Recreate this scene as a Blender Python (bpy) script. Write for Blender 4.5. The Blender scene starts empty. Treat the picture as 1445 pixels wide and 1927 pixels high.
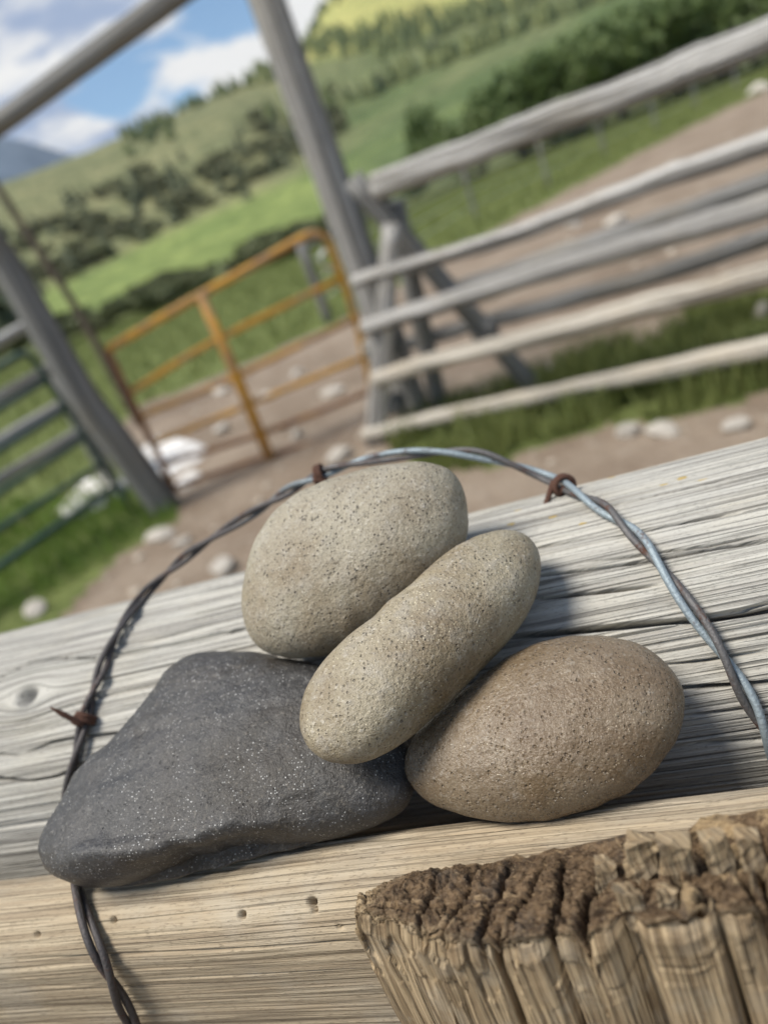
import bpy, math, random
import numpy as np
from mathutils import Matrix, Vector
random.seed(7); rng = np.random.default_rng(7)
scene = bpy.context.scene
COL = scene.collection

# ------------------------------------------------------------------ camera
F = 1440.0                                   # focal length in pixels of the 1445 x 1927 photograph
PITCH, ROLL, H = math.radians(21.9), math.radians(21.6), 1.5
CAM = np.array([0, 0, H])
FW = np.array([0, math.cos(PITCH), -math.sin(PITCH)])
U0 = np.array([0, math.sin(PITCH), math.cos(PITCH)]); R0 = np.array([1.0, 0, 0])
CX = math.cos(ROLL) * R0 - math.sin(ROLL) * U0
CY = math.sin(ROLL) * R0 + math.cos(ROLL) * U0
cd = bpy.data.cameras.new('camera'); cam = bpy.data.objects.new('camera', cd); COL.objects.link(cam)
m = Matrix.Identity(4)
for i in range(3):
    m[i][0], m[i][1], m[i][2], m[i][3] = CX[i], CY[i], -FW[i], CAM[i]
cam.matrix_world = m
cd.sensor_fit = 'VERTICAL'; cd.sensor_height = 36.0; cd.lens = 36.0 * F / 1927.0
cd.clip_start = 0.01; cd.clip_end = 30000
cd.dof.use_dof = True; cd.dof.focus_distance = 0.294
cd.dof.aperture_fstop = cd.lens / 4.9
scene.camera = cam

# ------------------------------------------------------------------ light
SUN_DIR = Vector((-0.52, -0.14, 1.0)).normalized()          # towards the sun
SUN_EL = math.asin(SUN_DIR.z); SUN_AZ = math.atan2(SUN_DIR.x, SUN_DIR.y)
sl = bpy.data.lights.new('sun', 'SUN'); sl.energy = 5.0; sl.angle = math.radians(22.0); sl.color = (1.0, 0.94, 0.84)
so = bpy.data.objects.new('sun', sl); COL.objects.link(so)
so.rotation_euler = SUN_DIR.to_track_quat('Z', 'Y').to_euler(); so.location = (0, 0, 60)
scene.view_settings.view_transform = 'Standard'; scene.view_settings.look = 'None'
scene.view_settings.gamma = 1.0; scene.view_settings.exposure = 0.12
scene.view_settings.use_curve_mapping = False
scene.render.engine = 'CYCLES'

world = bpy.data.worlds.new('World'); scene.world = world; world.use_nodes = True


def ray(x, y):
    d = (x - 722.5) / F * CX - (y - 963.5) / F * CY + FW
    return d / np.linalg.norm(d)


def gnd(x, y, z=0.0):
    d = ray(x, y); return CAM + d * (z - H) / d[2]


def on_plane(px, p0, n):
    d = ray(*px); return CAM + d * (((p0 - CAM) @ n) / (d @ n))


class NT:
    """small helper round a node tree"""
    def __init__(s, tree): s.t = tree; s.n = tree.nodes; s.l = tree.links
    def new(s, typ, **kw):
        nd = s.n.new(typ)
        for k, v in kw.items():
            if k.startswith('i_'):
                key = k[2:]; key = int(key) if key.isdigit() else key
                nd.inputs[key].default_value = v
            else: setattr(nd, k, v)
        return nd
    def link(s, a, b): s.l.new(a, b)
    def math(s, op, a, b=None, clamp=False):
        nd = s.n.new('ShaderNodeMath'); nd.operation = op; nd.use_clamp = clamp
        for i, v in enumerate((a, b)):
            if v is None: continue
            if isinstance(v, (int, float)): nd.inputs[i].default_value = v
            else: s.link(v, nd.inputs[i])
        return nd.outputs[0]
    def rng(s, v, a, b, c=0.0, d=1.0, smooth=True):
        nd = s.n.new('ShaderNodeMapRange'); nd.clamp = True
        if smooth: nd.interpolation_type = 'SMOOTHSTEP'
        s.link(v, nd.inputs['Value'])
        for k, q in zip(('From Min', 'From Max', 'To Min', 'To Max'), (a, b, c, d)): nd.inputs[k].default_value = q
        return nd.outputs['Result']
    def mix(s, f, a, b):
        nd = s.n.new('ShaderNodeMix'); nd.data_type = 'RGBA'
        for sock, v in ((nd.inputs[0], f), (nd.inputs[6], a), (nd.inputs[7], b)):
            if isinstance(v, (int, float)): sock.default_value = v
            elif isinstance(v, tuple): sock.default_value = (*v, 1) if len(v) == 3 else v
            else: s.link(v, sock)
        return nd.outputs[2]
    def mul(s, a, b):
        nd = s.n.new('ShaderNodeMix'); nd.data_type = 'RGBA'; nd.blend_type = 'MULTIPLY'; nd.inputs[0].default_value = 1
        for sock, v in ((nd.inputs[6], a), (nd.inputs[7], b)):
            if isinstance(v, tuple): sock.default_value = (*v, 1)
            else: s.link(v, sock)
        return nd.outputs[2]
    def noise(s, vec, scale, detail=4, rough=0.55, vscale=None, dist=0.0):
        if vscale is not None:
            mp = s.n.new('ShaderNodeMapping'); mp.inputs['Scale'].default_value = vscale
            s.link(vec, mp.inputs['Vector']); vec = mp.outputs[0]
        nd = s.n.new('ShaderNodeTexNoise'); nd.inputs['Scale'].default_value = scale
        nd.inputs['Detail'].default_value = detail; nd.inputs['Roughness'].default_value = rough
        nd.inputs['Distortion'].default_value = dist
        s.link(vec, nd.inputs['Vector']); return nd.outputs['Fac']


# ------------------------------------------------------------------ sky: Nishita with procedural clouds
def azel_dir(az, el):
    a, e = math.radians(az), math.radians(el); return (math.sin(a) * math.cos(e), math.cos(a) * math.cos(e), math.sin(e))


w = NT(world.node_tree); w.n.clear()
out = w.new('ShaderNodeOutputWorld'); bg = w.new('ShaderNodeBackground'); w.link(bg.outputs[0], out.inputs[0])
bg.inputs['Strength'].default_value = 0.072
sky = w.new('ShaderNodeTexSky', sky_type='NISHITA'); sky.sun_disc = False
sky.sun_elevation = SUN_EL; sky.sun_rotation = SUN_AZ; sky.altitude = 1800; sky.air_density = 1.0; sky.dust_density = 0.2; sky.ozone_density = 1.0
tc = w.new('ShaderNodeTexCoord'); D = tc.outputs['Generated']
n1 = w.noise(D, 5.5, 7, 0.58, (1, 1, 3.6), 0.25)
n2 = w.noise(D, 13.0, 6, 0.6, (1, 1, 2.2), 0.3)
cov = w.math('ADD', n1, w.math('MULTIPLY', w.math('SUBTRACT', n2, 0.5), 0.35))
for az, el, rad, amp in [(1.6, 9.4, .085, .30), (7.5, 11.8, .075, .30), (-4.2, 8.7, .04, .16), (-11, 9.6, .05, .14), (-13, 15.5, .19, .22), (-4, 17.0, .14, .18),
                         (-5.5, 10.9, .06, -.22), (2.5, 13.6, .075, -.26), (6.5, 16.5, .08, -.2)]:
    dn = w.new('ShaderNodeVectorMath', operation='DISTANCE'); w.link(D, dn.inputs[0]); dn.inputs[1].default_value = azel_dir(az, el)
    cov = w.math('ADD', cov, w.rng(dn.outputs['Value'], rad, 0.0, 0.0, amp))
fac = w.rng(cov, 0.44, 0.60)
shade = w.noise(D, 8.0, 5, 0.55, (1, 1, 4.0), 0.2)
sh = w.math('ADD', shade, w.math('MULTIPLY', w.math('SUBTRACT', n2, .5), .7))
dn = w.new('ShaderNodeVectorMath', operation='DISTANCE'); w.link(D, dn.inputs[0]); dn.inputs[1].default_value = azel_dir(5, 10)
sh = w.math('ADD', sh, w.rng(dn.outputs['Value'], .17, .05, 0, .40))
ccol = w.mix(w.rng(sh, .40, .70), (4.6, 5.6, 7.9), (13.5, 13.0, 12.2))
w.link(w.mix(fac, w.mul(sky.outputs[0], (1.5, 1.75, 1.8)), ccol), bg.inputs['Color'])


# ------------------------------------------------------------------ numpy noise and mesh helpers
def _h(ix, iy, iz, seed):
    n = (ix.astype(np.int64) * 374761393 + iy.astype(np.int64) * 668265263 + iz.astype(np.int64) * 2147483647 + seed * 1274126177) & 0xffffffff
    n = ((n ^ (n >> 13)) * 1274126177) & 0xffffffff
    n = ((n ^ (n >> 16)) * 2246822519) & 0xffffffff
    return ((n ^ (n >> 15)) & 0xffffff) / float(0xffffff)


def vn(x, y, z=None, seed=0):
    """value noise, 0..1"""
    x = np.asarray(x, float); y = np.asarray(y, float) + 0 * x
    z = np.zeros_like(x) + 0.5 if z is None else np.asarray(z, float) + 0 * x
    ix, iy, iz = np.floor(x), np.floor(y), np.floor(z)
    fx, fy, fz = x - ix, y - iy, z - iz
    fx, fy, fz = [f * f * (3 - 2 * f) for f in (fx, fy, fz)]
    r = 0
    for a in (0, 1):
        for b in (0, 1):
            for c in (0, 1):
                wgt = (fx if a else 1 - fx) * (fy if b else 1 - fy) * (fz if c else 1 - fz)
                r = r + wgt * _h(ix + a, iy + b, iz + c, seed)
    return r


def fbm(x, y, z=None, seed=0, oct=4, lac=2.1, gain=.5):
    r, a, s = 0, 1.0, 0
    for k in range(oct):
        r = r + a * vn(x, y, z, seed + k * 17); s += a
        x, y = x * lac, y * lac; z = None if z is None else z * lac
        a *= gain
    return r / s


def cells(x, y, seed=0):
    """2D Voronoi: distance to nearest, second nearest, id value"""
    ix, iy = np.floor(x), np.floor(y)
    d1 = np.full(x.shape, 9.0); d2 = d1.copy(); idv = np.zeros(x.shape)
    for a in (-1, 0, 1):
        for b in (-1, 0, 1):
            cx, cy = ix + a, iy + b; zz = np.zeros_like(cx)
            px = cx + _h(cx, cy, zz, seed); py = cy + _h(cx, cy, zz, seed + 5)
            d = np.hypot(x - px, y - py); v = _h(cx, cy, zz, seed + 9)
            n = d < d1
            d2 = np.where(n, d1, np.minimum(d2, d)); idv = np.where(n, v, idv); d1 = np.where(n, d, d1)
    return d1, d2, idv


def np_mesh(name, V, faces, smooth=True, attrs=None):
    """V (n,3); faces: list of int arrays (k,3) or (k,4); attrs: name -> (n,) float or (n,3) vector"""
    me = bpy.data.meshes.new(name); V = np.asarray(V, np.float32)
    me.vertices.add(len(V)); me.vertices.foreach_set('co', V.ravel())
    faces = [np.asarray(f, np.int32) for f in faces if len(f)]
    nl = sum(f.size for f in faces); nf = sum(len(f) for f in faces)
    me.loops.add(nl); me.loops.foreach_set('vertex_index', np.concatenate([f.ravel() for f in faces]))
    st = []; o = 0
    for f in faces:
        st.append(o + np.arange(len(f)) * f.shape[1]); o += f.size
    me.polygons.add(nf); me.polygons.foreach_set('loop_start', np.concatenate(st).astype(np.int32))
    me.update(calc_edges=True); me.validate()
    me.polygons.foreach_set('use_smooth', np.full(len(me.polygons), smooth))
    for k, a in (attrs or {}).items():
        a = np.asarray(a, np.float32)
        at = me.attributes.new(k, 'FLOAT' if a.ndim == 1 else 'FLOAT_VECTOR', 'POINT')
        at.data.foreach_set('value' if a.ndim == 1 else 'vector', a.ravel())
    return me


def link(name, me, mat, parent=None, loc=None, **props):
    o = bpy.data.objects.new(name, me); COL.objects.link(o)
    if mat is not None:
        me.materials.clear(); me.materials.append(mat)
    if loc is not None: o.location = loc
    if parent is not None: o.parent = parent
    for k, v in props.items(): o[k] = v
    return o


def empty(name, loc, **props):
    o = bpy.data.objects.new(name, None); COL.objects.link(o); o.location = loc; o.empty_display_size = .1
    for k, v in props.items(): o[k] = v
    return o


def grid_faces(nr, nc, wrap=True):
    i = np.arange(nr - 1)[:, None]; j = np.arange(nc if wrap else nc - 1)[None, :]
    jn = (j + 1) % nc
    return np.stack([i * nc + j, i * nc + jn, (i + 1) * nc + jn, (i + 1) * nc + j], -1).reshape(-1, 4)


def tube(pts, rad, nseg=12, caps=True, wob=0, seed=0, grain=True):
    """swept tube; returns V, faces, grain attribute (distance along, distance round, seed)"""
    P = np.asarray(pts, float); n = len(P); rad = np.zeros(n) + rad
    T = np.gradient(P, axis=0); T /= np.linalg.norm(T, axis=1)[:, None]
    up = np.array([0, 0, 1.0]) if abs(T[0, 2]) < .9 else np.array([1.0, 0, 0])
    N = up - T[0] * (up @ T[0]); N /= np.linalg.norm(N)
    L = np.r_[0, np.cumsum(np.linalg.norm(np.diff(P, axis=0), axis=1))]
    V = []; G = []
    a = np.arange(nseg) * 2 * np.pi / nseg
    for i in range(n):
        N = N - T[i] * (N @ T[i]); N /= np.linalg.norm(N); B = np.cross(T[i], N)
        r = rad[i] * np.ones(nseg)
        if wob: r = r * (1 + wob * (2 * fbm(np.cos(a) * 1.3 + L[i] * 2.2 / (rad[i] * 12), np.sin(a) * 1.3 + 5, seed=seed, oct=3) - 1))
        V.append(P[i] + (np.cos(a) * r)[:, None] * N + (np.sin(a) * r)[:, None] * B)
        G.append(np.stack([np.full(nseg, L[i]), a * rad[i], np.full(nseg, seed * .37)], -1))
    V = np.concatenate(V); G = np.concatenate(G)
    f = [grid_faces(n, nseg)]
    if caps:
        c0, c1 = len(V), len(V) + 1
        V = np.r_[V, [P[0] - T[0] * 0.0, P[-1]]]; G = np.r_[G, [G[0], G[-1]]]
        j = np.arange(nseg)
        f.append(np.stack([np.full(nseg, c0), (j + 1) % nseg, j], -1))
        b = (n - 1) * nseg
        f.append(np.stack([np.full(nseg, c1), b + j, b + (j + 1) % nseg], -1))
    return V, f, G


def tube_obj(name, pts, rad, mat, parent=None, nseg=12, wob=0, seed=0, **props):
    """tube whose origin is its first point (parent offset taken into account)"""
    pts = np.asarray(pts, float); base = pts[0].copy()
    V, f, G = tube(pts - base, rad, nseg, True, wob, seed)
    me = np_mesh(name, V, f, True, {'grain': G})
    loc = base - (np.array(parent.location) if parent is not None else 0)
    return link(name, me, mat, parent, Vector(loc), **props)


def line(a, b, n): return np.linspace(np.asarray(a, float), np.asarray(b, float), n)


def smooth_path(P, k=8):
    """Catmull-Rom"""
    P = np.asarray(P, float); Q = np.r_[[2 * P[0] - P[1]], P, [2 * P[-1] - P[-2]]]; o = []
    for i in range(1, len(Q) - 2):
        for t in np.linspace(0, 1, k, endpoint=False):
            a, b, c, d = Q[i - 1:i + 3]
            o.append(.5 * (2 * b + (c - a) * t + (2 * a - 5 * b + 4 * c - d) * t * t + (3 * b - a - 3 * c + d) * t ** 3))
    o.append(P[-1]); return np.array(o)


# ------------------------------------------------------------------ materials
def new_mat(name):
    mt = bpy.data.materials.new(name); mt.use_nodes = True; t = NT(mt.node_tree); t.n.clear()
    o = t.new('ShaderNodeOutputMaterial'); b = t.new('ShaderNodeBsdfPrincipled'); t.link(b.outputs[0], o.inputs[0])
    return mt, t, b


def bump(t, b, h, strength, dist):
    n = t.new('ShaderNodeBump'); n.inputs['Strength'].default_value = strength; n.inputs['Distance'].default_value = dist
    t.link(h, n.inputs['Height']); t.link(n.outputs[0], b.inputs['Normal'])


def attr(t, name):
    return t.new('ShaderNodeAttribute', attribute_name=name)


def wood_mat(name, light, mid, dark, warm, fine, rough=.85, knot=None, bumpd=.0006, longs=1.0, warm_amt=.5, dark_amt=.75):
    """weathered wood: attribute 'grain' = (along, across, seed); fine = lines per metre across"""
    mt, t, b = new_mat(name); g = attr(t, 'grain').outputs['Vector']
    q = fine / 400.0
    l1 = t.noise(g, 1, 2, .5, (5 * q * longs, 300 * q, 40))
    l2 = t.noise(g, 1, 2, .5, (7 * q * longs, 760 * q, 40))
    l3 = t.noise(g, 1, 2, .5, (4 * q * longs, 75 * q, 40))
    l4 = t.noise(g, 1, 1, .5, (18 * q * longs, 1700 * q, 40))
    pt = t.noise(g, 1, 4, .6, (18 * q, 30 * q, 7))
    speck = t.noise(g, 1, 3, .7, (260 * q, 1500 * q, 9))
    c = t.mix(t.rng(l1, .36, .58), mid, light)
    c = t.mix(t.math('MULTIPLY', t.rng(l3, .50, .66), dark_amt * .5), c, mid)
    c = t.mix(t.math('MULTIPLY', t.rng(pt, .46, .68), warm_amt), c, warm)
    c = t.mix(t.math('MULTIPLY', t.rng(l2, .54, .61), dark_amt), c, dark)
    c = t.mix(t.math('MULTIPLY', t.math('MULTIPLY', t.rng(l4, .55, .64), t.rng(l3, .40, .58)), dark_amt * .8), c, dark)
    c = t.mix(t.math('MULTIPLY', t.rng(speck, .54, .68), .5), c, dark)
    if knot:
        k = attr(t, 'knot').outputs['Fac']
        c = t.mix(t.math('MULTIPLY', k, .85), c, knot)
        c = t.mix(t.math('MULTIPLY', t.rng(t.math('ADD', attr(t, 'lichen').outputs['Fac'], t.math('SUBTRACT', speck, .5)), .3, .6), .8), c, (.42, .29, .06))
    t.link(c, b.inputs['Base Color']); b.inputs['Roughness'].default_value = rough
    b.inputs['Specular IOR Level'].default_value = .25
    h = t.math('SUBTRACT', t.math('ADD', t.math('MULTIPLY', l1, .7), t.math('MULTIPLY', speck, .3)), t.math('ADD', t.math('MULTIPLY', t.rng(l2, .52, .62), .5), t.math('MULTIPLY', l4, .4)))
    bump(t, b, h, 1.0, bumpd)
    return mt


M = {}
M['log'] = wood_mat('weathered_grey_wood', (.49, .475, .43), (.345, .33, .30), (.085, .08, .072), (.48, .45, .38), 420, knot=(.055, .058, .06), bumpd=.0009, warm_amt=.4, dark_amt=.55)
M['rail'] = wood_mat('tan_weathered_wood', (.45, .37, .26), (.34, .27, .185), (.10, .077, .055), (.44, .395, .32), 380, bumpd=.0009, warm_amt=.5, dark_amt=.42)
M['fence'] = wood_mat('grey_fence_wood', (.56, .545, .52), (.30, .29, .275), (.085, .08, .072), (.42, .37, .29), 26, bumpd=.012, warm_amt=.45, dark_amt=.9)
M['fence_dark'] = wood_mat('dark_fence_wood', (.29, .285, .275), (.19, .19, .185), (.06, .06, .055), (.25, .22, .17), 40, bumpd=.006)
M['fence_tan'] = wood_mat('pale_tan_fence_wood', (.57, .53, .46), (.37, .335, .285), (.13, .11, .09), (.50, .43, .33), 40, bumpd=.006)


def post_mat():
    mt, t, b = new_mat('rotten_post_wood'); g = attr(t, 'grain').outputs['Vector']; top = attr(t, 'top').outputs['Fac']; cell = attr(t, 'cell').outputs['Fac']
    tcn = t.new('ShaderNodeTexCoord').outputs['Object']
    l1 = t.noise(g, 1, 4, .6, (22, 420, 30)); l2 = t.noise(g, 1, 4, .65, (40, 1100, 30))
    pt = t.noise(tcn, 70, 4, .6); fi = t.noise(tcn, 900, 4, .7); md = t.noise(tcn, 220, 4, .65)
    l4 = t.noise(g, 1, 1, .5, (26, 1900, 30)); l5 = t.noise(g, 1, 2, .5, (9, 760, 30))
    side = t.mix(t.rng(l1, .38, .60), (.235, .17, .10), (.45, .345, .215))
    side = t.mix(t.math('MULTIPLY', t.rng(l5, .55, .60), .45), side, (.10, .068, .042))
    side = t.mix(t.math('MULTIPLY', t.rng(l4, .55, .66), .38), side, (.12, .08, .05))
    side = t.mix(t.math('MULTIPLY', t.rng(pt, .45, .66), .45), side, (.42, .36, .27))
    topc = t.mix(t.rng(md, .35, .65), (.062, .040, .025), (.19, .128, .075))
    topc = t.mix(t.math('MULTIPLY', t.rng(fi, .5, .7), .6), topc, (.30, .225, .15))
    topc = t.mix(t.math('MULTIPLY', t.rng(cell, .50, .72), .85), topc, (.45, .33, .19))
    topc = t.mix(t.math('MULTIPLY', t.rng(pt, .54, .70), .5), topc, (.07, .065, .06))
    topc = t.mix(t.math('MULTIPLY', t.rng(t.noise(g, 1, 3, .6, (400, 260, 30)), .56, .66), .5), topc, (.40, .29, .17))
    c = t.mix(top, side, topc)
    t.link(c, b.inputs['Base Color']); b.inputs['Roughness'].default_value = .9; b.inputs['Specular IOR Level'].default_value = .2
    hs = t.math('SUBTRACT', t.math('MULTIPLY', l1, .7), t.math('ADD', t.math('MULTIPLY', l4, .5), t.math('MULTIPLY', t.rng(l5, .52, .62), .8)))
    ht = t.math('ADD', t.math('MULTIPLY', fi, .9), t.math('MULTIPLY', md, 1.2))
    mx = t.new('ShaderNodeMix'); t.link(top, mx.inputs[0]); t.link(hs, mx.inputs[2]); t.link(ht, mx.inputs[3])
    bump(t, b, mx.outputs[0], 1.0, .0012)
    return mt


M['post'] = post_mat()


def stone_mat(name, base, alt, tint, pit, mica, pit_amt=.7, mica_amt=.6, rough=.55, seed=0., gran=.5, spec=.5, bd=.0008, pitn=.5):
    mt, t, b = new_mat(name)
    co = t.new('ShaderNodeTexCoord').outputs['Object']
    mp = t.new('ShaderNodeMapping'); mp.inputs['Location'].default_value = (seed, seed * 1.7, seed * .6); t.link(co, mp.inputs['Vector']); v = mp.outputs[0]
    big = t.noise(v, 32, 4, .6); mid = t.noise(v, 140, 4, .6); fine = t.noise(v, 950, 3, .75); fine2 = t.noise(v, 480, 4, .7)
    c = t.mix(t.rng(big, .36, .66), base, alt)
    c = t.mix(t.math('MULTIPLY', t.rng(mid, .45, .72), .45), c, tint)
    dk = t.mul(c, (.32, .30, .27)); lt = t.mix(.42, c, (.80, .76, .68))
    c = t.mix(t.math('MULTIPLY', t.rng(fine, .53, .66), gran), c, dk)
    c = t.mix(t.math('MULTIPLY', t.rng(fine2, .55, .70), gran * .9), c, lt)
    vo = t.new('ShaderNodeTexVoronoi', feature='F1'); vo.inputs['Scale'].default_value = 640; t.link(v, vo.inputs['Vector'])
    sel = t.new('ShaderNodeSeparateColor'); t.link(vo.outputs['Color'], sel.inputs[0])
    pits = t.math('MULTIPLY', t.rng(vo.outputs['Distance'], .36, .18), t.rng(sel.outputs[0], pitn, pitn + .25))
    pits = t.math('MULTIPLY', pits, t.rng(t.noise(v, 75, 2, .5), .38, .6, .25, 1))
    v2 = t.new('ShaderNodeTexVoronoi', feature='F1'); v2.inputs['Scale'].default_value = 330; t.link(v, v2.inputs['Vector'])
    s2 = t.new('ShaderNodeSeparateColor'); t.link(v2.outputs['Color'], s2.inputs[0])
    pl = t.math('MULTIPLY', t.rng(v2.outputs['Distance'], .26, .12), t.rng(s2.outputs[2], pitn + .22, pitn + .34))
    pits = t.math('MAXIMUM', pits, t.math('MULTIPLY', pl, .9))
    stain = t.rng(t.noise(v, 16, 5, .62, None, .6), .47, .66); c = t.mix(t.math('MULTIPLY', stain, .75), c, t.mul(c, (.66, .56, .42)))
    c = t.mix(t.math('MULTIPLY', pits, pit_amt), c, pit)
    vm = t.new('ShaderNodeTexVoronoi', feature='F1'); vm.inputs['Scale'].default_value = 1050; t.link(v, vm.inputs['Vector'])
    sm = t.new('ShaderNodeSeparateColor'); t.link(vm.outputs['Color'], sm.inputs[0])
    mi = t.math('MULTIPLY', t.rng(vm.outputs['Distance'], .34, .20), t.rng(sm.outputs[1], .70, .86))
    mi = t.math('MULTIPLY', mi, t.rng(t.noise(v, 60, 2, .5), .40, .58, .15, 1))
    c = t.mix(t.math('MULTIPLY', mi, mica_amt), c, mica)
    t.link(c, b.inputs['Base Color'])
    r = t.math('ADD', t.math('MULTIPLY', mi, -.22), t.math('ADD', t.math('MULTIPLY', fine2, .3), rough - .15), True)
    t.link(r, b.inputs['Roughness']); b.inputs['Specular IOR Level'].default_value = spec
    h = t.math('ADD', t.math('MULTIPLY', fine, .55), t.math('ADD', t.math('MULTIPLY', fine2, 1.0), t.math('MULTIPLY', mid, 1.6)))
    h = t.math('SUBTRACT', h, t.math('MULTIPLY', pits, 1.2))
    bump(t, b, h, 1.0, bd)
    return mt


M['stoneA'] = stone_mat('buff_speckled_stone', (.35, .312, .235), (.285, .243, .175), (.375, .345, .295), (.055, .05, .045), (.72, .66, .52), seed=1.3, gran=.8, rough=.48, pitn=.55)
M['stoneB'] = stone_mat('buff_glinting_stone', (.345, .298, .21), (.25, .20, .13), (.36, .33, .285), (.06, .05, .04), (.78, .70, .50), seed=3.1, gran=.85, rough=.42, pitn=.66, mica_amt=.8)
M['stoneC'] = stone_mat('brown_pitted_stone', (.17, .122, .074), (.205, .155, .10), (.23, .18, .13), (.12, .088, .062), (.62, .52, .36), seed=5.2, gran=.5, rough=.28, spec=.6, pitn=.42, pit_amt=.3, bd=.0006, mica_amt=.5)
M['stoneD'] = stone_mat('charcoal_stone', (.044, .043, .043), (.058, .054, .051), (.072, .069, .069), (.03, .03, .03), (.62, .62, .60), seed=7.4, gran=.34, rough=.44, pitn=.8, mica_amt=.8, bd=.0006)


def wire_mat(name, zinc, rust_amt):
    mt, t, b = new_mat(name); g = attr(t, 'grain').outputs['Vector']
    n = t.noise(g, 1, 4, .6, (60, 120, 8)); n2 = t.noise(g, 1, 4, .6, (700, 700, 8))
    sx = t.new('ShaderNodeSeparateXYZ'); t.link(g, sx.inputs[0]); old = t.rng(sx.outputs[0], .60, .48)
    r = t.rng(t.math('ADD', n, t.math('MULTIPLY', t.math('SUBTRACT', n2, .5), .35)), .66 - rust_amt, .86 - rust_amt)
    rust = t.mix(n2, (.035, .02, .016), (.13, .055, .032))
    t.link(t.mix(r, t.mix(old, t.mix(n2, zinc, tuple(q * .6 for q in zinc)), t.mix(n2, (.05, .045, .045), (.12, .11, .11))), rust), b.inputs['Base Color'])
    t.link(t.math('SUBTRACT', .45, t.math('MULTIPLY', r, .4)), b.inputs['Metallic'])
    t.link(t.math('ADD', .56, t.math('MULTIPLY', r, .35)), b.inputs['Roughness'])
    bump(t, b, n2, 1.0, .0006)
    return mt


M['zinc'] = wire_mat('galvanised_wire', (.36, .43, .47), .11)
M['rustwire'] = wire_mat('dull_wire', (.16, .155, .155), .17)
M['rust'] = wire_mat('dark_rust', (.10, .07, .06), .6)


def paint_mat(name, col, worn, amt, rough=.5):
    mt, t, b = new_mat(name); g = attr(t, 'grain').outputs['Vector']
    n = t.noise(g, 1, 5, .65, (7, 22, 3)); n2 = t.noise(g, 1, 3, .6, (3, 6, 3))
    f = t.rng(t.math('ADD', t.math('MULTIPLY', n, .6), t.math('MULTIPLY', n2, .4)), .62 - amt, .70 - amt * .7)
    t.link(t.mix(f, col, worn), b.inputs['Base Color']); t.link(t.math('ADD', rough, t.math('MULTIPLY', f, .3)), b.inputs['Roughness'])
    return mt


M['yellow'] = paint_mat('worn_yellow_paint', (.66, .33, .028), (.40, .24, .12), .18)
M['yellow_rust'] = paint_mat('rusted_yellow_paint', (.42, .20, .03), (.22, .10, .05), .26)
M['green'] = paint_mat('dark_green_paint', (.035, .075, .06), (.10, .13, .12), .08, .4)
M['chrome'], _t, _b = new_mat('bright_zinc'); _b.inputs['Base Color'].default_value = (.75, .76, .76, 1); _b.inputs['Metallic'].default_value = .9; _b.inputs['Roughness'].default_value = .35


def leaf_mat(name, a, b_, rough=.6, sat_noise=3.0, trans=.25):
    mt, t, b = new_mat(name)
    gi = t.new('ShaderNodeNewGeometry'); oi = t.new('ShaderNodeObjectInfo')
    n = t.noise(gi.outputs['Position'], sat_noise, 3, .6)
    f = t.math('ADD', t.math('MULTIPLY', n, .7), t.math('MULTIPLY', gi.outputs['Random Per Island'], .4), True)
    f = t.math('ADD', f, t.math('MULTIPLY', t.math('SUBTRACT', oi.outputs['Random'], .5), .5), True)
    t.link(t.mix(f, a, b_), b.inputs['Base Color']); b.inputs['Roughness'].default_value = rough; b.inputs['Specular IOR Level'].default_value = .3
    if trans:
        o = [x for x in t.n if x.type == 'OUTPUT_MATERIAL'][0]
        tr = t.new('ShaderNodeBsdfTranslucent'); t.link(t.mix(f, a, b_), tr.inputs[0])
        ms = t.new('ShaderNodeMixShader'); ms.inputs[0].default_value = trans
        t.link(b.outputs[0], ms.inputs[1]); t.link(tr.outputs[0], ms.inputs[2]); t.link(ms.outputs[0], o.inputs[0])
    return mt


M['needle'] = leaf_mat('conifer_needles', (.060, .078, .036), (.135, .150, .072), trans=0)
M['willow'] = leaf_mat('willow_leaves', (.080, .125, .040), (.17, .22, .080))
M['brush'] = leaf_mat('brush_leaves', (.085, .105, .045), (.15, .165, .08))
M['grass'] = leaf_mat('grass_blades', (.085, .165, .022), (.19, .28, .055), .5)
M['grass2'] = leaf_mat('grass_blades_dry', (.105, .155, .036), (.25, .265, .095), .5)
mt, t, b = new_mat('bark'); M['bark'] = mt
n = t.noise(t.new('ShaderNodeTexCoord').outputs['Object'], 9, 4, .6, (1, 1, .2)); t.link(t.mix(n, (.06, .045, .035), (.17, .13, .10)), b.inputs['Base Color']); b.inputs['Roughness'].default_value = .9
mt, t, b = new_mat('pale_rock'); M['rock'] = mt
_co = t.new('ShaderNodeTexCoord').outputs['Object']; n = t.noise(_co, 14, 5, .65); n2 = t.noise(_co, 70, 4, .65)
t.link(t.mix(t.rng(n, .35, .65), (.72, .67, .60), (.52, .47, .40)), b.inputs['Base Color']); b.inputs['Roughness'].default_value = .85; bump(t, b, n2, .8, .01)
mt, t, b = new_mat('dusty_pebble'); M['pebble'] = mt
t.link(t.mix(t.new('ShaderNodeNewGeometry').outputs['Random Per Island'], (.30, .24, .18), (.52, .46, .38)), b.inputs['Base Color']); b.inputs['Roughness'].default_value = .95
mt, t, b = new_mat('mottled_white'); M['white'] = mt
n = t.noise(t.new('ShaderNodeTexCoord').outputs['Object'], 9, 5, .65); t.link(t.mix(t.rng(n, .42, .62), (.86, .85, .83), (.55, .51, .46)), b.inputs['Base Color']); b.inputs['Roughness'].default_value = .8; bump(t, b, n, 1, .03)
mt, t, b = new_mat('puddle_water'); M['water'] = mt
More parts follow.
